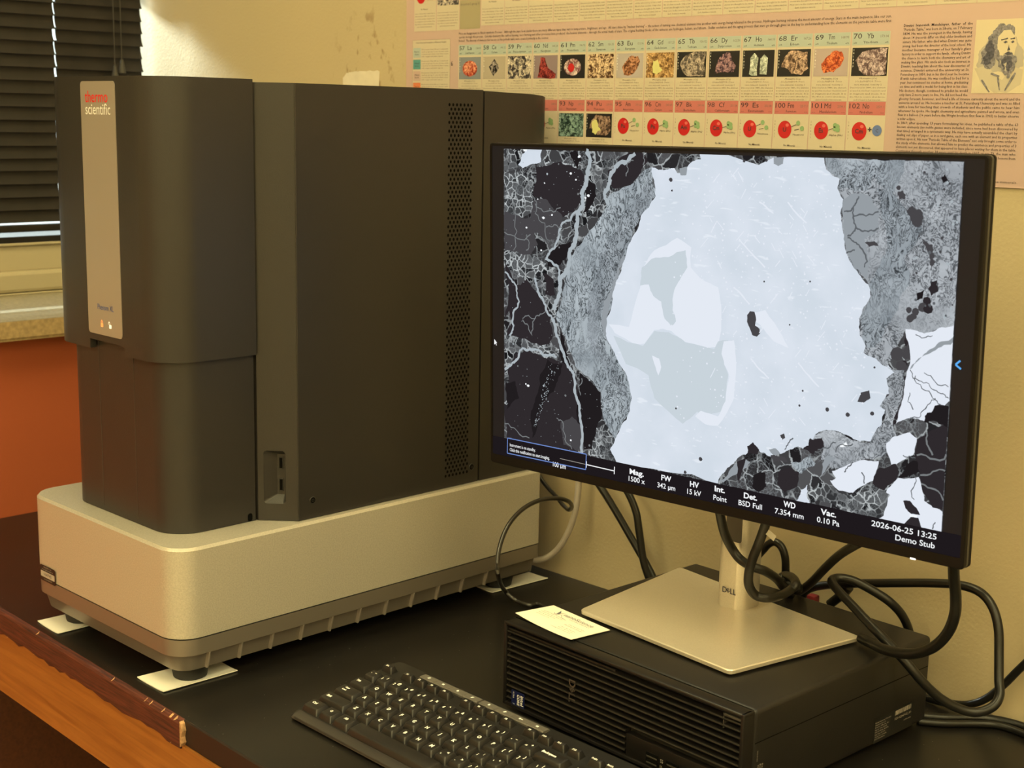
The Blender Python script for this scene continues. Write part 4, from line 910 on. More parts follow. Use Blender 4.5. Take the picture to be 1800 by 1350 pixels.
def keycap(name, x, y, wd=1., dp=1., leg=(), m=M_key, hgt=.0062, tp=.13, top=0):
    k_ = MB(); g = .045
    def rr(i, off=0): return rrect((x-wd/2+i)*U, (x+wd/2-i)*U, (y-dp/2+i+off)*U, (y+dp/2-i+off*.4)*U, .0008+i*.003, 3)
    k_.loft([[KF.p(u, v, -hgt+top) for u, v in rr(g)], [KF.p(u, v, -.0014+top) for u, v in rr(g+tp*.75, .02)], [KF.p(u, v, -.0004+top) for u, v in rr(g+tp, .03)], [KF.p(u, v, -.0001+top) for u, v in rr(g+tp+.05, .03)]])
    o = k_.build(name, m, kb)
    if leg:
        l = MB()
        for (s_, dx, dy, h) in leg: l.text(KF, s_, (x+dx)*U, (y+dy)*U, h, .0002+top, al='C', bold=.040, res=2)
        l.build('legend', M_leg, o, smooth=False)
    return o
H1 = .0039
def L1(s_): return [(s_, 0, -.06, H1)]
def L2(a, b_): return [(a, -.14, -.14, .0033), (b_, .14, .02, .0031)]
nums = list(zip('1234567890-=', '!@#$%^&*()_+'))
keycap('key', -1.5, 3, 1, 1, L2('`', '~'))
for i, (a, b_) in enumerate(nums): keycap('key', -.5+i, 3, 1, 1, L2(a, b_))
keycap('key', 12.0, 3, 2, 1, [('Backspace', -.2, 0, .0030)])
keycap('key', -1.25, 2, 1.5, 1, [('Tab', -.25, -.05, .0028)])
for i, s_ in enumerate('QWERTYUIOP'): keycap('key', i, 2, 1, 1, L1(s_))
for i, (a, b_) in enumerate(('[{', ']}')): keycap('key', 10+i, 2, 1, 1, L2(a, b_))
keycap('key', 12.25, 2, 1.5, 1, L2('\\', '|'))
keycap('key', -1.125, 1, 1.75, 1, [('Caps', -.2, .08, .0022), ('Lock', -.2, -.14, .0022)])
for i, s_ in enumerate('ASDFGHJKL'): keycap('key', .25+i, 1, 1, 1, L1(s_))
for i, (a, b_) in enumerate((';:', '\'"')): keycap('key', 9.25+i, 1, 1, 1, L2(a, b_))
keycap('key', 11.875, 1, 2.25, 1, [('Enter', -.3, -.05, .0028)])
keycap('key', -.875, 0, 2.25, 1, [('Shift', -.55, -.08, .0028)])
for i, s_ in enumerate('ZXCVBNM'): keycap('key', .75+i, 0, 1, 1, L1(s_))
for i, (a, b_) in enumerate((',<', '.>', '/?')): keycap('key', 7.75+i, 0, 1, 1, L2(a, b_))
keycap('key', 11.625, 0, 2.75, 1, [('Shift', -.7, -.08, .0028)])
for x, w_, s_ in ((-1.30, 1.4, 'Ctrl'), (0, 1.15, 'O'), (1.25, 1.3, 'Alt'), (9.1, 1.25, 'Alt'), (10.3, 1.1, 'Fn'), (11.1+.4, 1.1, '='), (12.5, 1.1, 'Ctrl')): keycap('key', x, -1.02, w_, 1.05, [(s_, -.12 if s_ == 'Ctrl' else 0, 0, .0029)])
keycap('space_bar', 5.15, -1.08, 6.4, 1.1)
for x, s_ in ((-1.5, 'Esc'), *[(.15+i, 'F%d' % (i+1)) for i in range(4)], *[(4.82+i, 'F%d' % (i+5)) for i in range(4)], *[(9.5+i*1.01, 'F%d' % (i+9)) for i in range(4)]):
    keycap('function_key', x, 4.10, .96, .62, [(s_, 0, -.12, .0022)], tp=.12, hgt=.0072, top=.0006)
for j, (r_, ss) in enumerate(((4.10, ('PrtSc', 'ScrLk', 'Pause')), (3, ('Ins', 'Home', 'PgUp')), (2, ('Del', 'End', 'PgDn')))):
    for i, s_ in enumerate(ss): keycap('key', 13.9+i, r_, .96, .62 if r_ > 4 else 1, [(s_, -.1, -.08, .0022)])
for x, y in ((14.9, 0), (13.9, -1), (14.9, -1), (15.9, -1)): keycap('key', x, y, 1, 1, [('^' if y == 0 else '<v>'[int(x-13.9+.5)], 0, -.1, .003)])
for j, ss in enumerate((('Num', '/', '*', '-'), '789', '456', '123')):
    for i, s_ in enumerate(ss): keycap('key', 17.3+i, 3-j, 1, 1, [(s_, 0, -.1, .0030 if len(s_) < 2 else .002)])
keycap('key', 20.3, 1.5, 1, 2, L1('+')); keycap('key', 20.3, -.5, 1, 2); keycap('key', 17.8, -1, 2, 1, L1('0')); keycap('key', 19.3, -1, 1, 1, L1('.'))
mxs = [(.56, 1.68), (1.70, 2.84), (2.86, 3.98), (4.00, 5.10), (5.24, 6.40), (6.42, 7.56), (7.58, 8.70), (8.72, 9.92)]
for i, (a, b_) in enumerate(mxs):
    k_ = MB(); sec = [(4.50*U, -.0062), (4.50*U, -.0040), (4.56*U, -.0032), (4.95*U, -.0040), (5.02*U, -.0062)]
    k_.loft([[KF.p(x*U, p, q_) for p, q_ in sec] for x in (a, b_)]); o = k_.build('media_key', M_media, kb)
    l = MB(); u = (a+b_)/2*U; v = 4.72*U; w_ = -.0031
    if i in (0, 3, 5): l.flat(KF, [(u-.0018, v-.0012), (u+.0004, v-.0012), (u+.0020, v+.0013), (u-.0004, v+.0013)], w_)
    elif i in (2, 4): l.disc(KF, u, v, .0014, w_, 10)
    elif i == 6: l.disc(KF, u-.001, v, .0012, w_, 8); l.flat(KF, [(u, v-.0004), (u+.003, v-.0004), (u+.003, v+.0004), (u, v+.0004)], w_)
    else: l.flat(KF, [(u-.0016, v-.0011), (u+.0016, v-.0011), (u+.0016, v+.0011), (u-.0016, v+.0011)], w_)
    l.build('legend', M_leg, o, smooth=False, recalc=False)

# ================================================================ cables
def P(x, y, mode, val): return {'y': ony, 'x': onx, 'z': onz}[mode](x, y, val)
def cable(name, label, pts, r, m, cat='cable', extra=None, pre=()):
    pp = [Vector(q) if len(q) == 3 and not isinstance(q[2], str) and abs(q[0]) < 20 else P(*q) for q in pts]
    c_ = MB(); c_.tube(smooth_path(pp, 8), r, 14)
    o = c_.build(name, m); tag(o, label, cat); return o
y_ = lambda L, Y: [(a, b_, 'y', Y) for a, b_ in L]
cable('usb_cable', 'thin black cable looping in front of the silver microscope base', [(948, 838, 'y', 1.292), (962, 856, 'y', 1.29), (978, 873, 'y', 1.285), (990, 888, 'y', 1.278), (1000, 896, 'y', 1.262), (1005, 890, 'y', 1.245), (999, 881, 'y', 1.225), (980, 876, 'y', 1.205), (950, 879, 'y', 1.18), (920, 894, 'y', 1.15), (895, 921, 'y', 1.12), (880, 955, 'y', 1.10), (874, 990, 'y', 1.085), (876, 1012, 'y', 1.08), (884, 1034, 'z', .022), (903, 1053, 'z', .0065), (930, 1064, 'z', .0036), (958, 1068, 'z', .0036), (-.985, 1.13, .0036), (-.985, 1.24, .004), (-.93, 1.285, .02)], .0027, M_cable2)
cable('vacuum_hose', 'pale grey hose bending down into the back of the microscope base', [(1024, 815, 'y', 1.292), (1018, 845, 'y', 1.29), (1015, 875, 'y', 1.288), (1010, 905, 'y', 1.286), (999, 935, 'y', 1.284), (985, 960, 'y', 1.282), (967, 977, 'y', 1.280), (948, 984, 'y', 1.276), (930, 982, 'y', 1.268)], .0040, M_hose, 'hose')
cable('power_cable', 'straight black cable slanting down the wall left of the monitor stand', y_([(1030, 820), (1048, 845), (1068, 875), (1092, 915), (1118, 960), (1138, 995), (1150, 1020), (1160, 1045)], 1.288), .0046, M_cable)
cable('power_cable', 'black cable curving down the wall, crossing the slanting one at its foot', [(1082, 830, 'y', 1.277), (1105, 868, 'y', 1.277), (1118, 900, 'y', 1.277), (1123, 930, 'y', 1.277), (1127, 960, 'y', 1.277), (1132, 990, 'y', 1.277), (1142, 1020, 'y', 1.279), (1152, 1045, 'y', 1.28)], .0046, M_cable)
cable('monitor_cable', 'black cable crossing the front of the silver post from upper left', [(1262, 880, 'y', 1.092), (1267, 910, 'y', 1.10), (1274, 938, 'y', 1.112), (1286, 963, 'y', 1.125), (1301, 983, 'y', 1.128), (1322, 996, 'y', 1.128), (1345, 1004, 'y', 1.14), (1365, 1017, 'y', 1.165), (1378, 1033, 'y', 1.203), (1390, 1045, 'y', 1.232)], .0047, M_cable)
cable('monitor_cable', 'black cable hanging in a U over the front of the silver post', [(1352, 900, 'y', 1.092), (1343, 930, 'y', 1.10), (1333, 957, 'y', 1.108), (1322, 985, 'y', 1.106), (1316, 1010, 'y', 1.107), (1317, 1030, 'y', 1.112), (1328, 1046, 'y', 1.122), (1348, 1051, 'y', 1.13), (1370, 1047, 'y', 1.15), (1388, 1038, 'y', 1.175), (1399, 1027, 'y', 1.185), (1392, 1015, 'y', 1.205), (1378, 1012, 'y', 1.235), (1368, 1019, 'y', 1.258)], .0047, M_cable)
cable('monitor_cable', 'short black cable arching up behind the silver post', [(1325, 985, 'y', 1.275), (1342, 966, 'y', 1.275), (1352, 956, 'y', 1.275), (1363, 953, 'y', 1.275), (1374, 962, 'y', 1.275), (1380, 980, 'y', 1.276), (1381, 1002, 'y', 1.278), (1380, 1022, 'y', 1.280)], .0044, M_cable)
cable('monitor_cable', 'black cable running from monitor underside down left to the cable knot', [(1530, 945, 'y', 1.15), (1500, 960, 'y', 1.16), (1475, 976, 'y', 1.18), (1452, 997, 'y', 1.20), (1430, 1020, 'y', 1.228), (1415, 1033, 'y', 1.245), (1404, 1040, 'y', 1.254)], .0046, M_cable)
cable('power_cable', 'long black cable making the biggest loop right of the computer', [(1418, 1090, 'y', 1.294), (1411, 1066, 'y', 1.294), (1410, 1052, 'y', 1.294), (1418, 1038, 'y', 1.294), (1440, 1030, 'y', 1.289), (1490, 1026, 'y', 1.275), (1560, 1025, 'y', 1.27), (1640, 1025, 'y', 1.27), (1690, 1029, 'y', 1.27), (1724, 1042, 'y', 1.268), (1745, 1068, 'y', 1.266), (1755, 1105, 'y', 1.262), (1756, 1150, 'y', 1.256), (1756, 1195, 'y', 1.248), (1757, 1222, 'y', 1.24), (1745, 1242, 'y', 1.23), (1718, 1252, 'y', 1.22), (1690, 1247, 'y', 1.21), (1655, 1229, 'y', 1.195), (1623, 1200, 'y', 1.18), (1594, 1166, 'y', 1.172), (1564, 1133, 'y', 1.172), (1530, 1098, 'y', 1.18), (1500, 1066, 'y', 1.19), (1475, 1040, 'y', 1.20), (1462, 1022, 'y', 1.21), (1472, 1016, 'y', 1.22), (1498, 1020, 'y', 1.23), (1532, 1037, 'y', 1.24), (1564, 1058, 'y', 1.25), (1586, 1082, 'y', 1.262), (1598, 1110, 'y', 1.272), (1600, 1135, 'y', 1.28)], .0046, M_cable)
cable('display_cable', 'black cable dropping from the monitor corner and curling under the stand plate', [(1676, 985, 'y', 1.10), (1677, 1015, 'y', 1.105), (1680, 1050, 'y', 1.11), (1678, 1082, 'y', 1.112), (1666, 1112, 'y', 1.115), (1643, 1136, 'y', 1.118), (1612, 1148, 'y', 1.122), (1580, 1148, 'y', 1.128), (1553, 1141, 'y', 1.140), (1534, 1132, 'y', 1.155), (1522, 1126, 'y', 1.160), (1513, 1121, 'y', 1.163)], .0050, M_cable)
cable('network_cable', 'black cable leaving the computer back and rising off frame right', y_([(1612, 1222), (1640, 1230), (1672, 1237), (1705, 1238), (1735, 1227), (1765, 1203), (1790, 1178), (1830, 1140), (1870, 1100)], 1.292)+[(-.36, 1.295, .20), (-.18, 1.298, .24), (.10, 1.300, .25), (.55, 1.300, .24)], .0040, M_cable)
cable('power_cable', 'black cable lying on the bench along the wall, rear one of two', [(1612, 1258, 'z', .0047), (1660, 1262, 'z', .0047), (1710, 1262, 'z', .0047), (1755, 1266, 'z', .0047), (1800, 1278, 'z', .0047), (1850, 1300, 'z', .0047)], .0043, M_cable)
cable('power_cable', 'black cable lying on the bench along the wall, front one of two', [(1615, 1268, 'z', .0040), (1660, 1272, 'z', .0040), (1710, 1272, 'z', .0040), (1755, 1275, 'z', .0040), (1800, 1290, 'z', .0040), (1850, 1315, 'z', .0040)], .0036, M_cable)
# white tag on the hanging cable
tp_ = MB(); a0 = ony(1340, 927, 1.10); fr_ = Fr(a0, (.9, 0, -.45), (.4, 0, .9), (0, -1, 0)); tp_.box(-.004, .017, -.003, .003, 0, .0006, fr=fr_)
tag(tp_.build('cable_tag', M_paper, smooth=False), 'small white paper tag on a cable under the monitor edge', 'tag')
kn = MB(); c0 = ony(1388, 1026, 1.222); kn.ball(c0, .0095, 8); kn.ball(ony(1376, 1020, 1.228), .008, 8); kn.ball(ony(1400, 1034, 1.232), .007, 8)
tag(kn.build('cable_tie', M_cable), 'black lump of tied cable behind the post', 'cable tie')
a0 = ony(1432, 1045, 1.285); rdp = MB(); rdp.box(a0.x-.007, a0.x+.004, 1.279, 1.290, a0.z-.012, a0.z-.0005, bev=.002)
tag(rdp.build('red_plug', M_redplug), 'small red plug at the wall behind the cables', 'plug')
a0 = ony(1477, 1048, 1.28); ap = MB(); ap.tube([a0+Vector((-.012, 0, -.012)), a0, a0+Vector((.006, 0, .006))], .0052, 12); ap.tube([a0+Vector((.001, 0, .004)), a0+Vector((.008, 0, .014))], .0075, 12)
tag(ap.build('adapter_plug', M_cable), 'black plug tip sticking up behind the computer', 'plug')

# ================================================================ wall poster
PY = YW-.0004
WF = Fr((0, PY, 0), (1, 0, 0), (0, 0, 1), (0, -1, 0))
C_paper = (.52, .375, .345); C_cell = (.56, .49, .39)
Mp = [mat('poster pink paper', C_paper, .42, var=(3, .06)), mat('poster cream cell', C_cell, .42), mat('poster pale green', (.40, .46, .44), .42), mat('poster coral', (.50, .155, .15), .42),
      mat('poster dark ink', (.055, .040, .05), .6), mat('poster grey ink', (.20, .15, .14), .6), mat('poster teal', (.10, .30, .31), .42), mat('poster orange', (.65, .20, .09), .42),
      mat('poster olive grey', (.36, .31, .20), .42), mat('poster atom red', (.50, .018, .022), .35), mat('poster atom green', (.24, .38, .20), .4), mat('poster atom blue', (.12, .18, .42), .4), mat('poster gloss pink', (.66, .14, .13), .35)]
PA, CE, GN, CO, INK, GIN, TE, ORG, OLV, RED, GRN, BLU, PNK = range(13)
poster = thing('wall_poster', 'large pink and cream periodic table poster with mineral photos on the wall', 'poster', (-1.0, PY, .531))
def curlz(u): return 0
pm = MB(); NX = 24
for i in range(NX):
    u0, u1 = -1.5325+1.0325*i/NX, -1.5325+1.0325*(i+1)/NX
    pm.face([WF.p(u0, .5312, .0002), WF.p(u1, .5312, .0002), WF.p(u1, 1.16, .0002), WF.p(u0, 1.16, .0002)], 0)
pm.box(-1.5325, -.50, .5310, .5314, 0, .0012, fr=WF)
pm.build('poster_sheet', Mp[PA], poster, smooth=False)
def mineral(name, bg, c0, c1, sc, det=5):
    m = mat('photo '+name, bg, .4); nt, nd, lk = nodes(m); tc = nd.new('ShaderNodeTexCoord')
    wv = warp(nt, tc.outputs['Object'], sc*1.5, .008); n = noise_n(nt, wv, sc, det, 1.0, .7)
    o = link_ramp(nt, n.outputs['Fac'], [(.38, tuple(a*.35 for a in c0)), (.46, c0), (.53, c1), (.62, tuple(min(.85, a*1.35) for a in c1))])
    vo = voro(nt, wv, sc*2.2); eg = link_ramp(nt, vo.outputs['Distance'], [(.02, .75), (.09, 0)])
    o = mixc(nt, eg, o, tuple(a*.4 for a in c0))
    lk.new(o, nd['Principled BSDF'].inputs['Base Color']); return m
K = (.012, .012, .016)
MIN = {57: ((.22, .24, .28), (.45, .05, .03), (.70, .28, .18), 'oval'), 58: ((.42, .36, .30), (.01, .01, .015), (.32, .28, .28), 'diamond'), 59: ((.16, .13, .14), (.07, .06, .08), (.55, .48, .42), 'full'),
       60: ((.25, .19, .22), (.12, .005, .01), (.38, .06, .06), 'shard'), 61: (K, (.25, .10, .13), (.60, .50, .52), 'oval'), 62: ((.25, .1, .05), (.10, .04, .02), (.65, .48, .34), 'full'), 63: ((.42, .38, .40), (.20, .07, .03), (.48, .24, .15), 'lump'),
       64: ((.40, .24, .10), (.28, .15, .06), (.52, .33, .16), 'full'), 65: (K, (.13, .11, .11), (.42, .35, .31), 'slab'), 66: (K, (.06, .03, .07), (.34, .20, .25), 'gem'), 67: (K, (.35, .40, .38), (.60, .66, .62), 'crystals'),
       68: (K, (.14, .08, .06), (.50, .35, .28), 'lumpbig'), 69: ((.42, .34, .34), (.45, .06, .02), (.70, .18, .07), 'lump'), 70: (K, (.18, .11, .13), (.50, .40, .44), 'slab'), 93: (K, (.02, .05, .05), (.22, .34, .34), 'full'), 94: (K, (.10, .06, .05), (.36, .24, .20), 'lumpbig')}
NAMES = {57: ('La', 'Lanthanum', '138.91'), 58: ('Ce', 'Cerium', '140.12'), 59: ('Pr', 'Praseodymium', '140.91'), 60: ('Nd', 'Neodymium', '144.24'), 61: ('Pm', 'Promethium', '146.92'), 62: ('Sm', 'Samarium', '150.35'), 63: ('Eu', 'Europium', '151.96'), 64: ('Gd', 'Gadolinium', '157.25'), 65: ('Tb', 'Terbium', '158.92'), 66: ('Dy', 'Dysprosium', '162.50'), 67: ('Ho', 'Holmium', '164.93'), 68: ('Er', 'Erbium', '167.26'), 69: ('Tm', 'Thulium', '168.93'), 70: ('Yb', 'Ytterbium', '173.04'),
         89: ('Ac', 'Actinium', '227.0'), 90: ('Th', 'Thorium', '232.04'), 91: ('Pa', 'Protactinium', '231.04'), 92: ('U', 'Uranium', '238.03'), 93: ('Np', 'Neptunium', '237.05'), 94: ('Pu', 'Plutonium', '239.05'), 95: ('Am', 'Americium', '241.06'), 96: ('Cm', 'Curium', '247.07'), 97: ('Bk', 'Berkelium', '249.08'), 98: ('Cf', 'Californium', '251.08'), 99: ('Es', 'Einsteinium', '252.08'), 100: ('Fm', 'Fermium', '257.1'), 101: ('Md', 'Mendelevium', '258.1'), 102: ('No', 'Nobelium', '259.1')}
SHP = {'oval': [(.5+.34*math.cos(a*PI/9), .48+.36*math.sin(a*PI/9)) for a in range(18)], 'diamond': [(.48, .12), (.72, .48), (.50, .90), (.26, .55)], 'shard': [(.18, .05), (.30, .92), (.48, .88), (.62, .45), (.95, .2), (.9, .02)],
       'lump': [(.30, .12), (.22, .45), (.36, .68), (.55, .90), (.80, .88), (.88, .65), (.78, .35), (.60, .14)], 'slab': [(.10, .55), (.28, .85), (.98, .97), (.98, .05), (.35, .05), (.22, .2)], 'gem': [(.20, .12), (.28, .62), (.45, .88), (.68, .92), (.90, .42), (.82, .20)],
       'lumpbig': [(.12, .35), (.2, .7), (.38, .95), (.9, .9), (.95, .3), (.75, .05), (.45, .1), (.3, .3)], 'crystals': [(.22, .1), (.24, .70), (.36, .90), (.50, .72), (.48, .05)]}
NOTE = ['rare mineral, toxicity 2', 'Discovered in 1880, the element', 'is used in nuclear reactors and', 'in magnets and steels. It is', 'the 41st in cosmic abundance,', 'and is found in few minerals.']
rnd = random.Random(21)
def photo(par, x0, x1, z0, z1, num):
    bg, c0, c1, sh = MIN[num]; m = mineral(str(num), bg, c0, c1, 150); mb_ = mat('photo ground '+str(num), bg, .4)
    p = MB(); w_, h_ = x1-x0, z1-z0
    p.flat(WF, [(x0, z0), (x1, z0), (x1, z1), (x0, z1)], .0006, 1 if sh != 'full' else 0)
    if sh != 'full': p.flat(WF, rough([(x0+a*w_, z0+b_*h_) for a, b_ in SHP[sh]], .10, 2, True, rnd), .0007, 0)
    if sh == 'crystals': p.flat(WF, [(x0+a*w_, z0+b_*h_) for a, b_ in ((.56, .1), (.56, .68), (.68, .84), (.80, .70), (.78, .08))], .0007, 0)
    if num == 61: p.disc(WF, x0+.45*w_, z0+.45*h_, w_*.13, .0008, 10, 2)
    if num in (64, 94): p.flat(WF, rough([(x0+a*w_, z0+b_*h_) for a, b_ in ((.25, .2), (.25, .7), (.42, .72), (.48, .45), (.60, .3), (.4, .12))], .2, 2, True, rnd), .0008, 3)
    if num != 63 or 1:                           # small white digits down the left margin of the photo
        for k_ in range(6): p.text(WF, '2818232882'[k_], x0+.0012, z1-.0030-.0033*k_, .0019, .0009, mi=4)
    p.build('mineral_photo', [m, mb_, Mp[RED], bpy.data.materials.get('pale mineral') or mat('pale mineral', (.60, .58, .25), .5), M_whtxt], par, smooth=False)
def cell(num, x0, top, band):
    x1 = x0+.0451; c_ = MB(); sym, nme, wt = NAMES[num]
    zb = {GN: .6122, CO: .5440}[band]
    c_.flat(WF, [(x0, zb), (x1, zb), (x1, top), (x0, top)], .0004, CE); c_.flat(WF, [(x0+.0008, top-.0135), (x1-.0006, top-.0135), (x1-.0006, top), (x0+.0008, top)], .0005, band)
    c_.text(WF, str(num), x0+.0022, top-.0068, .0052, .0006, fit=.0098 if num < 100 else .0125, mi=INK, res=2); c_.text(WF, sym, x0+.0180, top-.0068, .0052, .0006, fit=.0080 if len(sym) > 1 else .005, mi=INK, res=2)
    c_.text(WF, wt, x1-.0022, top-.0062, .0026, .0006, al='R', fit=.0090, mi=GIN); c_.text(WF, nme, x0+.0225, top-.0118, .0026, .0006, al='C', fit=min(.0030*len(nme)*.62, .026), mi=INK)
    for xx in (x0+.0045, x1-.004): c_.text(WF, '--' if band == CO else 'erb', xx, top-.0118, .0018, .0006, al='C', fit=.004, mi=INK)
    if band == GN or num in (93, 94):
        zt = top-.0160; zl = top-.0445
        o = None
        c_.text(WF, 'Monazite (Ce)', x0+.0225, zl-.0032, .0016, .0006, al='C', fit=.020, mi=INK); c_.text(WF, '(Ce,La,Nd)PO4 -Trace', x0+.0225, zl-.0062, .0016, .0006, al='C', fit=.030, mi=GIN)
        for k_, s_ in enumerate(NOTE if band == GN else NOTE[:2]): c_.text(WF, s_, x0+.0225, zl-.0095-.0031*k_, .0016, .0006, al='C', fit=.0415 if 0 < k_ < 5 else .032, mi=GIN)
        o = c_.build('element_cell', Mp, poster, smooth=False); photo(o, x0+.0018, x1-.0016, zl, zt, num)
    else:
        t1, kind = {95: ('Pu', 'n'), 96: ('Pu', 'a'), 97: ('Am', 'a'), 98: ('Cm', 'a'), 99: ('U', 'n'), 100: ('U', 'n'), 101: ('Es', 'a'), 102: ('Cm', 'c'), 89: ('Ac', 'a'), 90: ('Th', 'a'), 91: ('Pa', 'a'), 92: ('U', 'a')}[num]
        cz_ = top-.0300; cx = x0+.0155
        c_.disc(WF, cx, cz_, .0088, .0006, 24, RED, .0095); c_.disc(WF, cx+.0030, cz_+.0048, .0022, .0007, 14, PNK, .0018) if num % 2 == 0 or 1 else None
        c_.text(WF, t1, cx, cz_-.0022, .0046, .0009, al='C', mi=INK, bold=.02, res=2)
        if kind == 'n':
            c_.strip(WF, [(cx+.0085, cz_+.003), (cx+.0145, cz_+.0055)], .0006, .0008, INK); c_.strip(WF, [(cx+.0125, cz_-.0005), (cx+.0185, cz_+.0008)], .0006, .0008, INK)
            c_.disc(WF, cx+.0170, cz_+.0072, .0026, .0008, 12, GRN); c_.disc(WF, cx+.0222, cz_+.0016, .0026, .0008, 12, GRN); c_.text(WF, 'Neutrons', cx+.0180, cz_-.0060, .0020, .0008, al='C', fit=.014, mi=INK)
        elif kind == 'a':
            c_.strip(WF, [(cx+.0090, cz_+.0005), (cx+.0145, cz_+.0022)], .0006, .0008, INK)
            for dx, dy, mi in ((.0170, .0055, PNK), (.0170, .0020, GRN), (.0200, .0042, GRN), (.0205, .0010, GRN)): c_.disc(WF, cx+dx, cz_+dy, .0026, .0008+dx*.001, 12, GRN)
            c_.text(WF, 'Alpha (He)', cx+.0185, cz_-.0055, .0020, .0008, al='C', fit=.0165, mi=INK)
        else:
            c_.text(WF, '+', cx+.0125, cz_-.001, .006, .0008, al='C', mi=INK, bold=.03); c_.disc(WF, cx+.0210, cz_+.001, .0056, .0008, 20, BLU); c_.text(WF, 'C', cx+.0210, cz_-.0008, .0035, .0009, al='C', mi=INK)
        c_.text(WF, 'No Minerals', x0+.0225, top-.0480, .0022, .0006, al='C', fit=.0150, mi=INK, bold=.01)
        for k_ in range(6): c_.text(WF, '2818232882'[k_], x0+.0020, cz_+.008-.0033*k_, .0018, .0006, mi=GIN)
        c_.build('element_cell', Mp, poster, smooth=False)
for i in range(14):
    x0 = -1.4260+i*.0462
    cell(57+i, x0, .6822, GN); cell(89+i, x0, .6115, CO)
# heading paragraph between the rows
h = MB()
hd_ = ['More on Assignments to Nucleosynthetic Process:   Although the stars look similar there are many different types that vary in temperature, brightness, and age.  All stars shine by "nuclear burning" -  the action of turning one chemical element into another with energy being released in the process. Hydrogen burning releases the most amount of energy. Stars in the main sequence, like our sun,',
       'operate through this process.  Celestial chemistry like carbon burning, neon burning and other processes have produced  the heavier elements -  through the actual death of stars. The original building blocks of the universe are hydrogen, helium, and lithium.  Stellar evolution and the aging process that stars go through gives us the key to understanding how the elements on the periodic table were first']
for i, s_ in enumerate(hd_): h.text(WF, s_, -1.4255, .6955-.0047*i, .0030, .0006, fit=.645, mi=4, res=1)
h.text(WF, 'formed.  The diversity of elements that we see on the periodic table were created primarily in the cosmos.', -1.4255, .6861, .0030, .0006, fit=.165, mi=4, res=1)
h.text(WF, '6', -1.4405, .6555, .0062, .0006, mi=4, res=2)
h.build('heading_text', Mp, poster, smooth=False)
# upper row of cells, cut by the frame
for i in range(20):
    x0 = -1.3830+i*.0434; c_ = MB(); zb = .7060; zt = .800; x1 = x0+.0424
    if x0 > -.72: x1 = x0+.0424
    c_.flat(WF, [(x0, zb), (x1, zb), (x1, zt), (x0, zt)], .0004, CE)
    if i < 15: c_.disc(WF, x0+.0155, .7560, .0088, .0006, 24, RED, .0095); c_.text(WF, 'Pb', x0+.0155, .7545, .0046, .0009, al='C', mi=INK, bold=.02); c_.text(WF, 'No Minerals', x0+.021, .7345, .0022, .0006, al='C', fit=.0140, mi=INK)
    for k_, s_ in enumerate(('Discovered in 1974 by the team', 'of the laboratory, it has a half', 'life of a few seconds. Only a few', 'atoms are thought to be made.', 'Near zero in the cosmos and on', 'Earth, found in no minerals.')): c_.text(WF, s_, x0+.0212, .7260-.0035*k_, .0017, .0006, al='C', fit=.039 if k_ < 5 else .026, mi=GIN)
    c_.build('element_cell', Mp, poster, smooth=False)
c_ = MB(); c_.flat(WF, [(-1.4242, .7025), (-1.3850, .7025), (-1.3850, .80), (-1.4242, .80)], .0004, OLV); c_.text(WF, '89-102', -1.4045, .7405, .0058, .0006, al='C', fit=.026, mi=GIN, res=2); c_.text(WF, '(in period 7, group 3)', -1.4045, .7330, .0030, .0006, al='C', fit=.036, mi=GIN); c_.build('element_cell', Mp, poster, smooth=False)
for j, x0 in enumerate((-1.5160, -1.4700)):
    c_ = MB(); x1 = x0+.0445; c_.flat(WF, [(x0, .7020), (x1, .7020), (x1, .80), (x0, .80)], .0004, CE)
    for k_ in range(6): c_.text(WF, NOTE[k_], x0+.022, .7245-.0035*k_, .0017, .0006, al='C', fit=.040 if k_ < 5 else .030, mi=GIN)
    if j == 0: c_.disc(WF, x0+.0140, .7480, .0090, .0006, 24, RED, .0095); c_.text(WF, 'Az', x0+.014, .7470, .0050, .0009, al='C', mi=INK, bold=.02); c_.text(WF, 'Alpha (He)', x0+.033, .7455, .0020, .0006, al='C', fit=.013, mi=INK); c_.text(WF, 'Decay', x0+.033, .7425, .0020, .0006, al='C', fit=.010, mi=INK); c_.text(WF, 'No Minerals', x0+.021, .7300, .0020, .0006, al='C', fit=.014, mi=INK)
    o = c_.build('element_cell', Mp, poster, smooth=False)
    if j: photo(o, x0+.001, x1-.001, .7345, .775, 59)
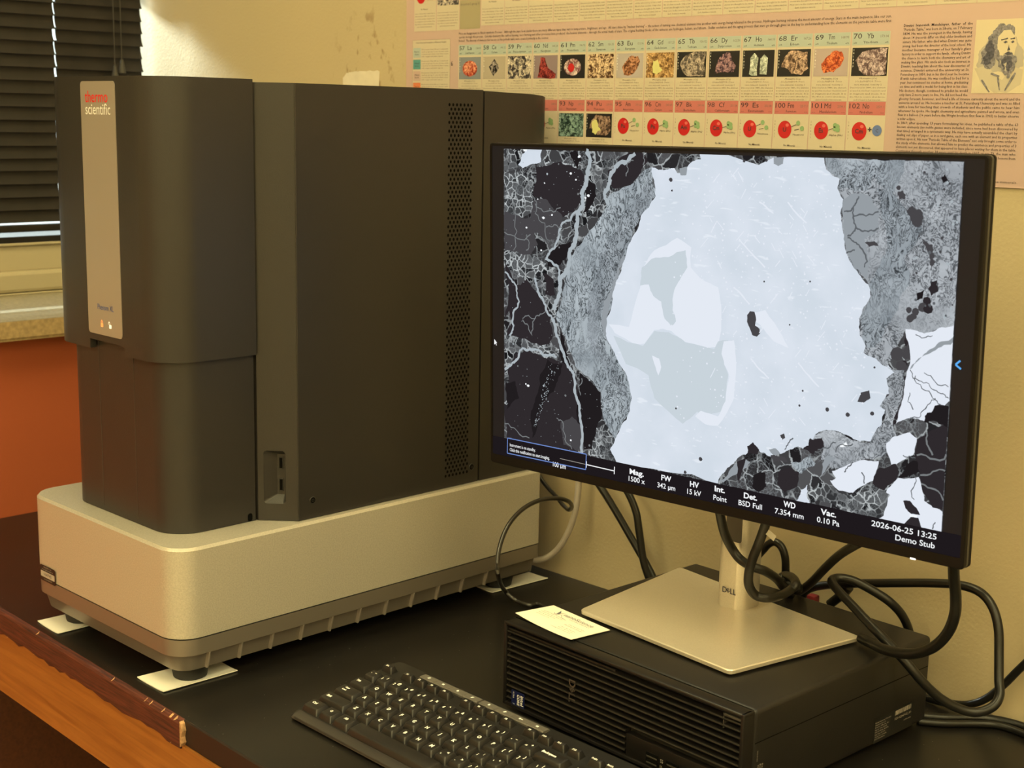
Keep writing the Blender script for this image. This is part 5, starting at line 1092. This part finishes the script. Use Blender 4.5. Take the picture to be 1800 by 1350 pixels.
# legend box at the left
c_ = MB(); c_.flat(WF, [(-1.5190, .600), (-1.4425, .600), (-1.4425, .6905), (-1.5190, .6905)], .0004, CE)
c_.strip(WF, [(-1.5190, .600), (-1.5190, .6905), (-1.4425, .6905), (-1.4425, .600)], .0004, .0005, GIN)
c_.text(WF, 'Color Key and Descriptions of Element Families', -1.4805, .6860, .0020, .0006, al='C', fit=.062, mi=INK)
for k_, (mi, s_) in enumerate(((GN, 'Rare Earths'), (TE, 'Alkali Metals'), (PA, 'Alkali Earth'), (ORG, 'Transition'), (CE, 'Basic Metals'))):
    z = .6800-.0155*k_; c_.flat(WF, [(-1.5175, z-.0130), (-1.5020, z-.0130), (-1.5020, z), (-1.5175, z)], .0005, mi)
    c_.text(WF, s_.split()[0], -1.5097, z-.0060, .0020, .0006, al='C', fit=.010, mi=INK); c_.text(WF, s_.split()[-1] if ' ' in s_ else '', -1.5097, z-.0095, .0020, .0006, al='C', fit=.008, mi=INK) if ' ' in s_ else None
    for q_ in range(4): c_.text(WF, ('Elements that fill an f subshell', 'and have similar properties, mostly', 'soft silvery metals that react', 'easily with water and air'), -1, 0, 1, 0) if False else c_.text(WF, ('Elements that fill an f subshell,', 'such as group 3, are shown with', 'outermost electrons that react', 'with oxygen and water vapour.')[q_], -1.5000, z-.0030-.0031*q_, .0016, .0006, fit=.054 if q_ < 3 else .044, mi=GIN)
c_.build('legend_box', Mp, poster, smooth=False)
# biography column
bio1 = ['Dimitri  Ivanovich  Mendeleyev,  father  of  the', '"Periodic Table," was born in Siberia, on 7 February', '1834. He was the youngest in the family, having', 'about 14 (records differ on this) older brothers and', 'sisters. His father, who died when Dimitri was quite', 'young, had been the director of the local school. His', "mother became manager of her family's glass", 'factory in order to support the family, offering Dimitri', 'the chance to learn both the chemistry and art of', 'making fine glass. His uncle also took an interest in', 'Dimitri, teaching him about the new discoveries of', 'science. Dimitri entered the university at St.', 'Petersburg in 1850, but in his third year he became', 'ill with tuberculosis. He was confined to bed for a', 'year, but continued his studies at home, graduating', 'on time and with a medal for being first in his class.', 'His doctors, though, continued to predict he would', 'only have 2 more years to live. He did not heed the']
bio2 = ['gloomy forecast, however, and lived a life of intense curiosity about the world and the', 'universe around us. He became a teacher at St. Petersburg University and was so filled', 'with a love for teaching that crowds of students and the public came to hear him', 'wherever he spoke. He taught chemistry and agriculture; painted and wrote, and even', 'flew in a balloon (16 years before the Wright brothers first flew in 1903) to better observe', 'a solar eclipse.', '    In 1869, after spending 13 years formulating his ideas, he published a table of the 63', 'known elements (no noble gasses were included, since none had been discovered by', 'that time) arranged in a systematic way. He may have actually assembled the chart by', 'dealing out slips of paper, as in a card game, each one with an element and its properties', 'written upon it. His new "Periodic Table of the Elements" not only brought some order to', 'the study of the elements, but allowed him to predict the existence and properties of 3', 'elements not yet discovered, that appeared to have places waiting for them in the table.', '    Continuing through another 38 years until his death in 1907, at age 73, the man who', 'changed the face of chemistry lived to see his own chart win medals and many honors from']
h = MB(); z = .6856
for i, s_ in enumerate(bio1): h.text(WF, s_, -.7660-(.0006*i if i > 3 else 0)*.0, z-.00400*i, .0026, .0006, fit=.0745, mi=4, bold=.012 if i == 0 else .003, res=1)
z = .6856-.00400*18
for i, s_ in enumerate(bio2): h.text(WF, s_, -.7660, z-.00400*i, .0026, .0006, fit=.1290 if i != 5 else .020, mi=4, bold=.003, res=1)
h.text(WF, 'More about the minerals.', -.6330, .5352, .0022, .0006, al='R', fit=.050, mi=4)
h.build('biography_text', Mp, poster, smooth=False)
# engraved portrait of a bearded man
Mq = [mat('engraving paper', (.60, .52, .38), .45), mat('engraving light', (.42, .38, .33), .5), mat('engraving mid', (.20, .19, .22), .5, var=(500, .4)), mat('engraving dark', (.07, .07, .10), .5, var=(500, .5)), mat('engraving coat', (.50, .44, .34), .5)]
h = MB(); a0, a1, b0, b1 = -.6878, -.6230, .6203, .6898
h.flat(WF, [(a0, b0), (a1, b0), (a1, b1), (a0, b1)], .0005, 0)
def pt(P, w_, mi, amp=.12, it=3): h.flat(WF, rough([(a0+(x/100)*.0515, b0+(1-y/100)*(b1-b0)) for x, y in P], amp, it, True, random.Random(len(P))), w_, mi)
pt([(10, 42), (28, 26), (82, 26), (97, 42), (99, 64), (82, 72), (20, 74), (6, 62)], .00055, 1)
pt([(3, 66), (30, 62), (45, 76), (60, 82), (75, 64), (99, 68), (97, 88), (72, 99), (45, 99), (16, 84)], .0006, 4, .04)
pt([(40, 12), (52, 6), (68, 7), (78, 14), (82, 26), (66, 18), (50, 22), (44, 34), (44, 52), (40, 63), (28, 67), (14, 60), (14, 46), (22, 38), (26, 24)], .0007, 2, .22)
pt([(46, 24), (56, 15), (70, 15), (80, 24), (84, 36), (80, 50), (70, 56), (54, 54), (46, 42)], .0008, 0, .05)
pt([(24, 34), (34, 22), (40, 34), (40, 50), (36, 60), (24, 62), (18, 52)], .00085, 3, .25)
pt([(46, 40), (50, 44), (52, 56), (60, 68), (50, 64), (44, 52)], .00087, 2, .2)
pt([(50, 48), (58, 50), (66, 44), (76, 45), (84, 50), (83, 62), (78, 72), (72, 80), (62, 74), (53, 62)], .0009, 2, .28)
pt([(56, 56), (66, 50), (76, 52), (78, 62), (72, 74), (62, 68)], .00095, 3, .28)
pt([(60, 60), (66, 58), (68, 70), (64, 70)], .00097, 1, .2)
for P_ in ([(56, 31), (62, 29), (66, 31), (61, 33)], [(71, 31), (76, 29), (79, 31), (75, 33)], [(68, 34), (72, 42), (66, 43)], [(58, 46), (68, 44), (78, 47), (68, 49)], [(52, 27), (65, 25), (66, 27), (53, 29)], [(70, 26), (79, 25), (80, 27), (71, 28)]): pt(P_, .001, 3, .1, 2)
for P_ in ([(50, 78), (56, 96), (58, 96), (53, 78)], [(84, 72), (66, 96), (68, 97), (87, 73)], [(18, 82), (36, 99), (38, 98), (21, 81)], [(36, 74), (54, 78), (55, 76), (38, 72)]): pt(P_, .001, 2, .05, 2)
h.build('portrait_print', Mq, poster, smooth=False)

# torn white paper left on the wall
tp = MB(); top_ = [(-1.6725, .6150), (-1.6735, .6410), (-1.6690, .6440), (-1.6650, .6480), (-1.6560, .6490), (-1.6450, .6500), (-1.6380, .6495), (-1.6345, .6505), (-1.6250, .6500), (-1.6180, .6500), (-1.6120, .6510), (-1.6050, .6500), (-1.5960, .6510), (-1.5905, .6490), (-1.5900, .6150)]
tp.prism(WF, rough(top_, .06, 2, True, rnd), .0001, .0006); 
tag(tp.build('torn_paper', mat('torn pale paper', (.66, .60, .50), .8, var=(60, .06)), smooth=False), 'torn pale paper remnant stuck to the wall above the microscope', 'paper')
